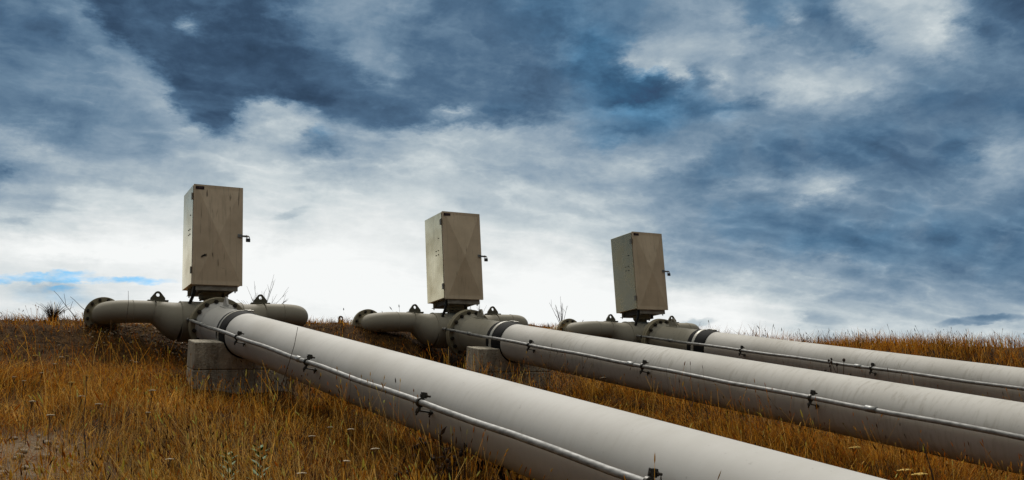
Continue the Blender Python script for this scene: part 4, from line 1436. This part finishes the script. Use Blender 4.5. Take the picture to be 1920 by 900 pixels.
def weed(name, at, n, ln, label, mat, headmat=None, spread=.35, rad=.004, headr=.013):
    base = Vector((at.x, at.y, float(ground_z(at.x, at.y))))
    m = MB()
    for i in range(n):
        a = random.uniform(0, 2 * PI)
        dr = Vector((math.cos(a) * spread * random.random(), math.sin(a) * spread * random.random(), 1)).normalized()
        l_ = ln * random.uniform(.6, 1)
        pts = [base + dr * (l_ * u) + Vector((.02 * math.sin(5 * u + i), .02 * math.cos(4 * u + i), 0)) * l_ - Z * .01 for u in (0, .3, .6, 1)]
        m.tube(pts, [rad, rad * .9, rad * .7, rad * .45], 5)
        m.cur = 1
        m.ball(pts[-1], headr * random.uniform(.7, 1.2), (1, 1, 1.2), 7, 5, .25)
        m.cur = 0
        for j in range(3):
            u = random.uniform(.45, .9)
            p = base + dr * (l_ * u)
            d2 = (dr + Vector((random.uniform(-1, 1), random.uniform(-1, 1), .3))).normalized() * (l_ * random.uniform(.1, .25))
            m.tube([p, p + d2 * .6, p + d2], [rad * .6, rad * .5, rad * .3], 4)
            m.cur = 1
            m.ball(p + d2, headr * random.uniform(.6, 1.0), (1, 1, 1.2), 7, 5, .25)
            m.cur = 0
    return tag(m.build(name, [M[mat], M[headmat or mat]], None, base), label, 'weed')


for i, (a, b_) in enumerate(((786, 852), (822, 868), (868, 880), (905, 872), (948, 888), (838, 893), (758, 880), (975, 896))):
    q = on_ground(a, b_, .20)
    weed('seed_weed', q, 3, random.uniform(.24, .36), 'dark dried weed with round seed heads below the nearest pipeline, in the bottom centre patch', 'dark_stem', 'seedhead')['group'] = 'dark seed weeds below the nearest pipeline'
q = ray_at(1560, 672, 9.6)
weed('gap_weed', Vector((q.x, q.y, 0)), 7, float(q.z - ground_z(q.x, q.y)) * 1.02, 'dark upright weed between the middle and farthest pipelines', 'dark_stem', 'seedhead', .22, .006, .015)
for i, (a, dd) in enumerate(((500, 9.35), (470, 9.1), (440, 9.0), (520, 9.0), (545, 8.6), (400, 8.9))):
    q = ray_at(a, 720, dd)
    bush(0, 0, 5, random.uniform(.42, .68), 'reddish bare twigs growing in front of the nearest concrete block', spread=.4, mat='dark_stem', rad=.0035, forks=3, name='dry_twigs', up=1.0, at=q)['group'] = 'bare twigs before the nearest concrete block'
for i in range(26):
    ax_ = random.uniform(46.5, 60)
    rr = random.uniform(13.5, 17)
    q = Vector((rr * math.sin(math.radians(ax_)), rr * math.cos(math.radians(ax_)), 0))
    weed('crest_weed', q, random.randint(1, 3), random.uniform(.32, .6), 'dark seed-headed weed on the grassy skyline at the right', 'dark_stem', 'seedhead', .22, .0045, .014)['group'] = 'dark weeds on the right skyline'

for a, b_, l_, lab in ((428, 893, .25, 'fresh green leafy shoot at the bottom edge, left of the other green shoot'), (487, 889, .28, 'fresh green leafy shoot at the bottom edge, right of the other green shoot')):
    q = on_ground(a, b_, .14)
    base = Vector((q.x, q.y, float(ground_z(q.x, q.y))))
    t = thing('green_shoot', base, lab, 'plant')
    m = MB()
    m.tube([base - Z * .01, base + Z * l_], [.005, .003], 6)
    m.build('stem', M['leaf'], t)
    m = MB()
    for j in range(26):
        a_ = 2.4 * j
        o_ = Vector((math.cos(a_), math.sin(a_), .55)).normalized()
        s_ = Vector((-math.sin(a_), math.cos(a_), 0))
        p = base + Z * (l_ * (.25 + .75 * j / 26))
        ll = .10 * (1 - .35 * j / 26)
        m.add([p, p + o_ * ll * .5 + s_ * .015 + Z * .004, p + o_ * ll, p + o_ * ll * .5 - s_ * .015 + Z * .004], [(0, 1, 2, 3)])
    m.build('leaves', M['leaf'], t)

for i in range(26):
    a, b_ = random.uniform(-20, 170), random.uniform(815, 905)
    q = on_ground(a, b_, 0)
    m = MB()
    s_ = random.uniform(.010, .026)
    m.ball(Vector((q.x, q.y, float(ground_z(q.x, q.y)) + s_ * .3)), s_, (random.uniform(.8, 1.3), 1, random.uniform(.5, .8)), 9, 6, .16)
    tag(m.build('stone', M['stone'], None, (q.x, q.y, float(ground_z(q.x, q.y)))), 'small pale stone on the bare soil in the bottom left corner', 'stone', 'pale stones on the bare soil')

# loose gravel on the bank under the left arm of the nearest header
gv = MB()
for i in range(1500):
    x_, y_ = random.gauss(1.95, .38), random.gauss(12.0, .35)
    if y_ < 11.3:
        continue
    s_ = random.uniform(.005, .015)
    gv.ball(Vector((x_, y_, float(ground_z(x_, y_)) + s_ * .25)), s_, (1, 1, .7), 6, 4, .2)
tag(gv.build('gravel', M['gravel']), 'loose gravel on the bank under the leftmost pipe arm', 'gravel', kind='stuff')

# rusty half-buried bracket on the skyline between the first two lines
q = ray_at(639, 612, 14.2)
m = MB()
gz = float(ground_z(q.x, q.y))
lug(m, Vector((q.x, q.y, gz - .02)), CR.cross(Z).cross(Z).normalized() * -1, Z, CR.cross(Z).normalized(), .09, .17, .02)
tag(m.build('eye_bracket', M['rust'], None, (q.x, q.y, gz)), 'small rusty eye bracket poking out of the grass left of the middle flange', 'bracket')
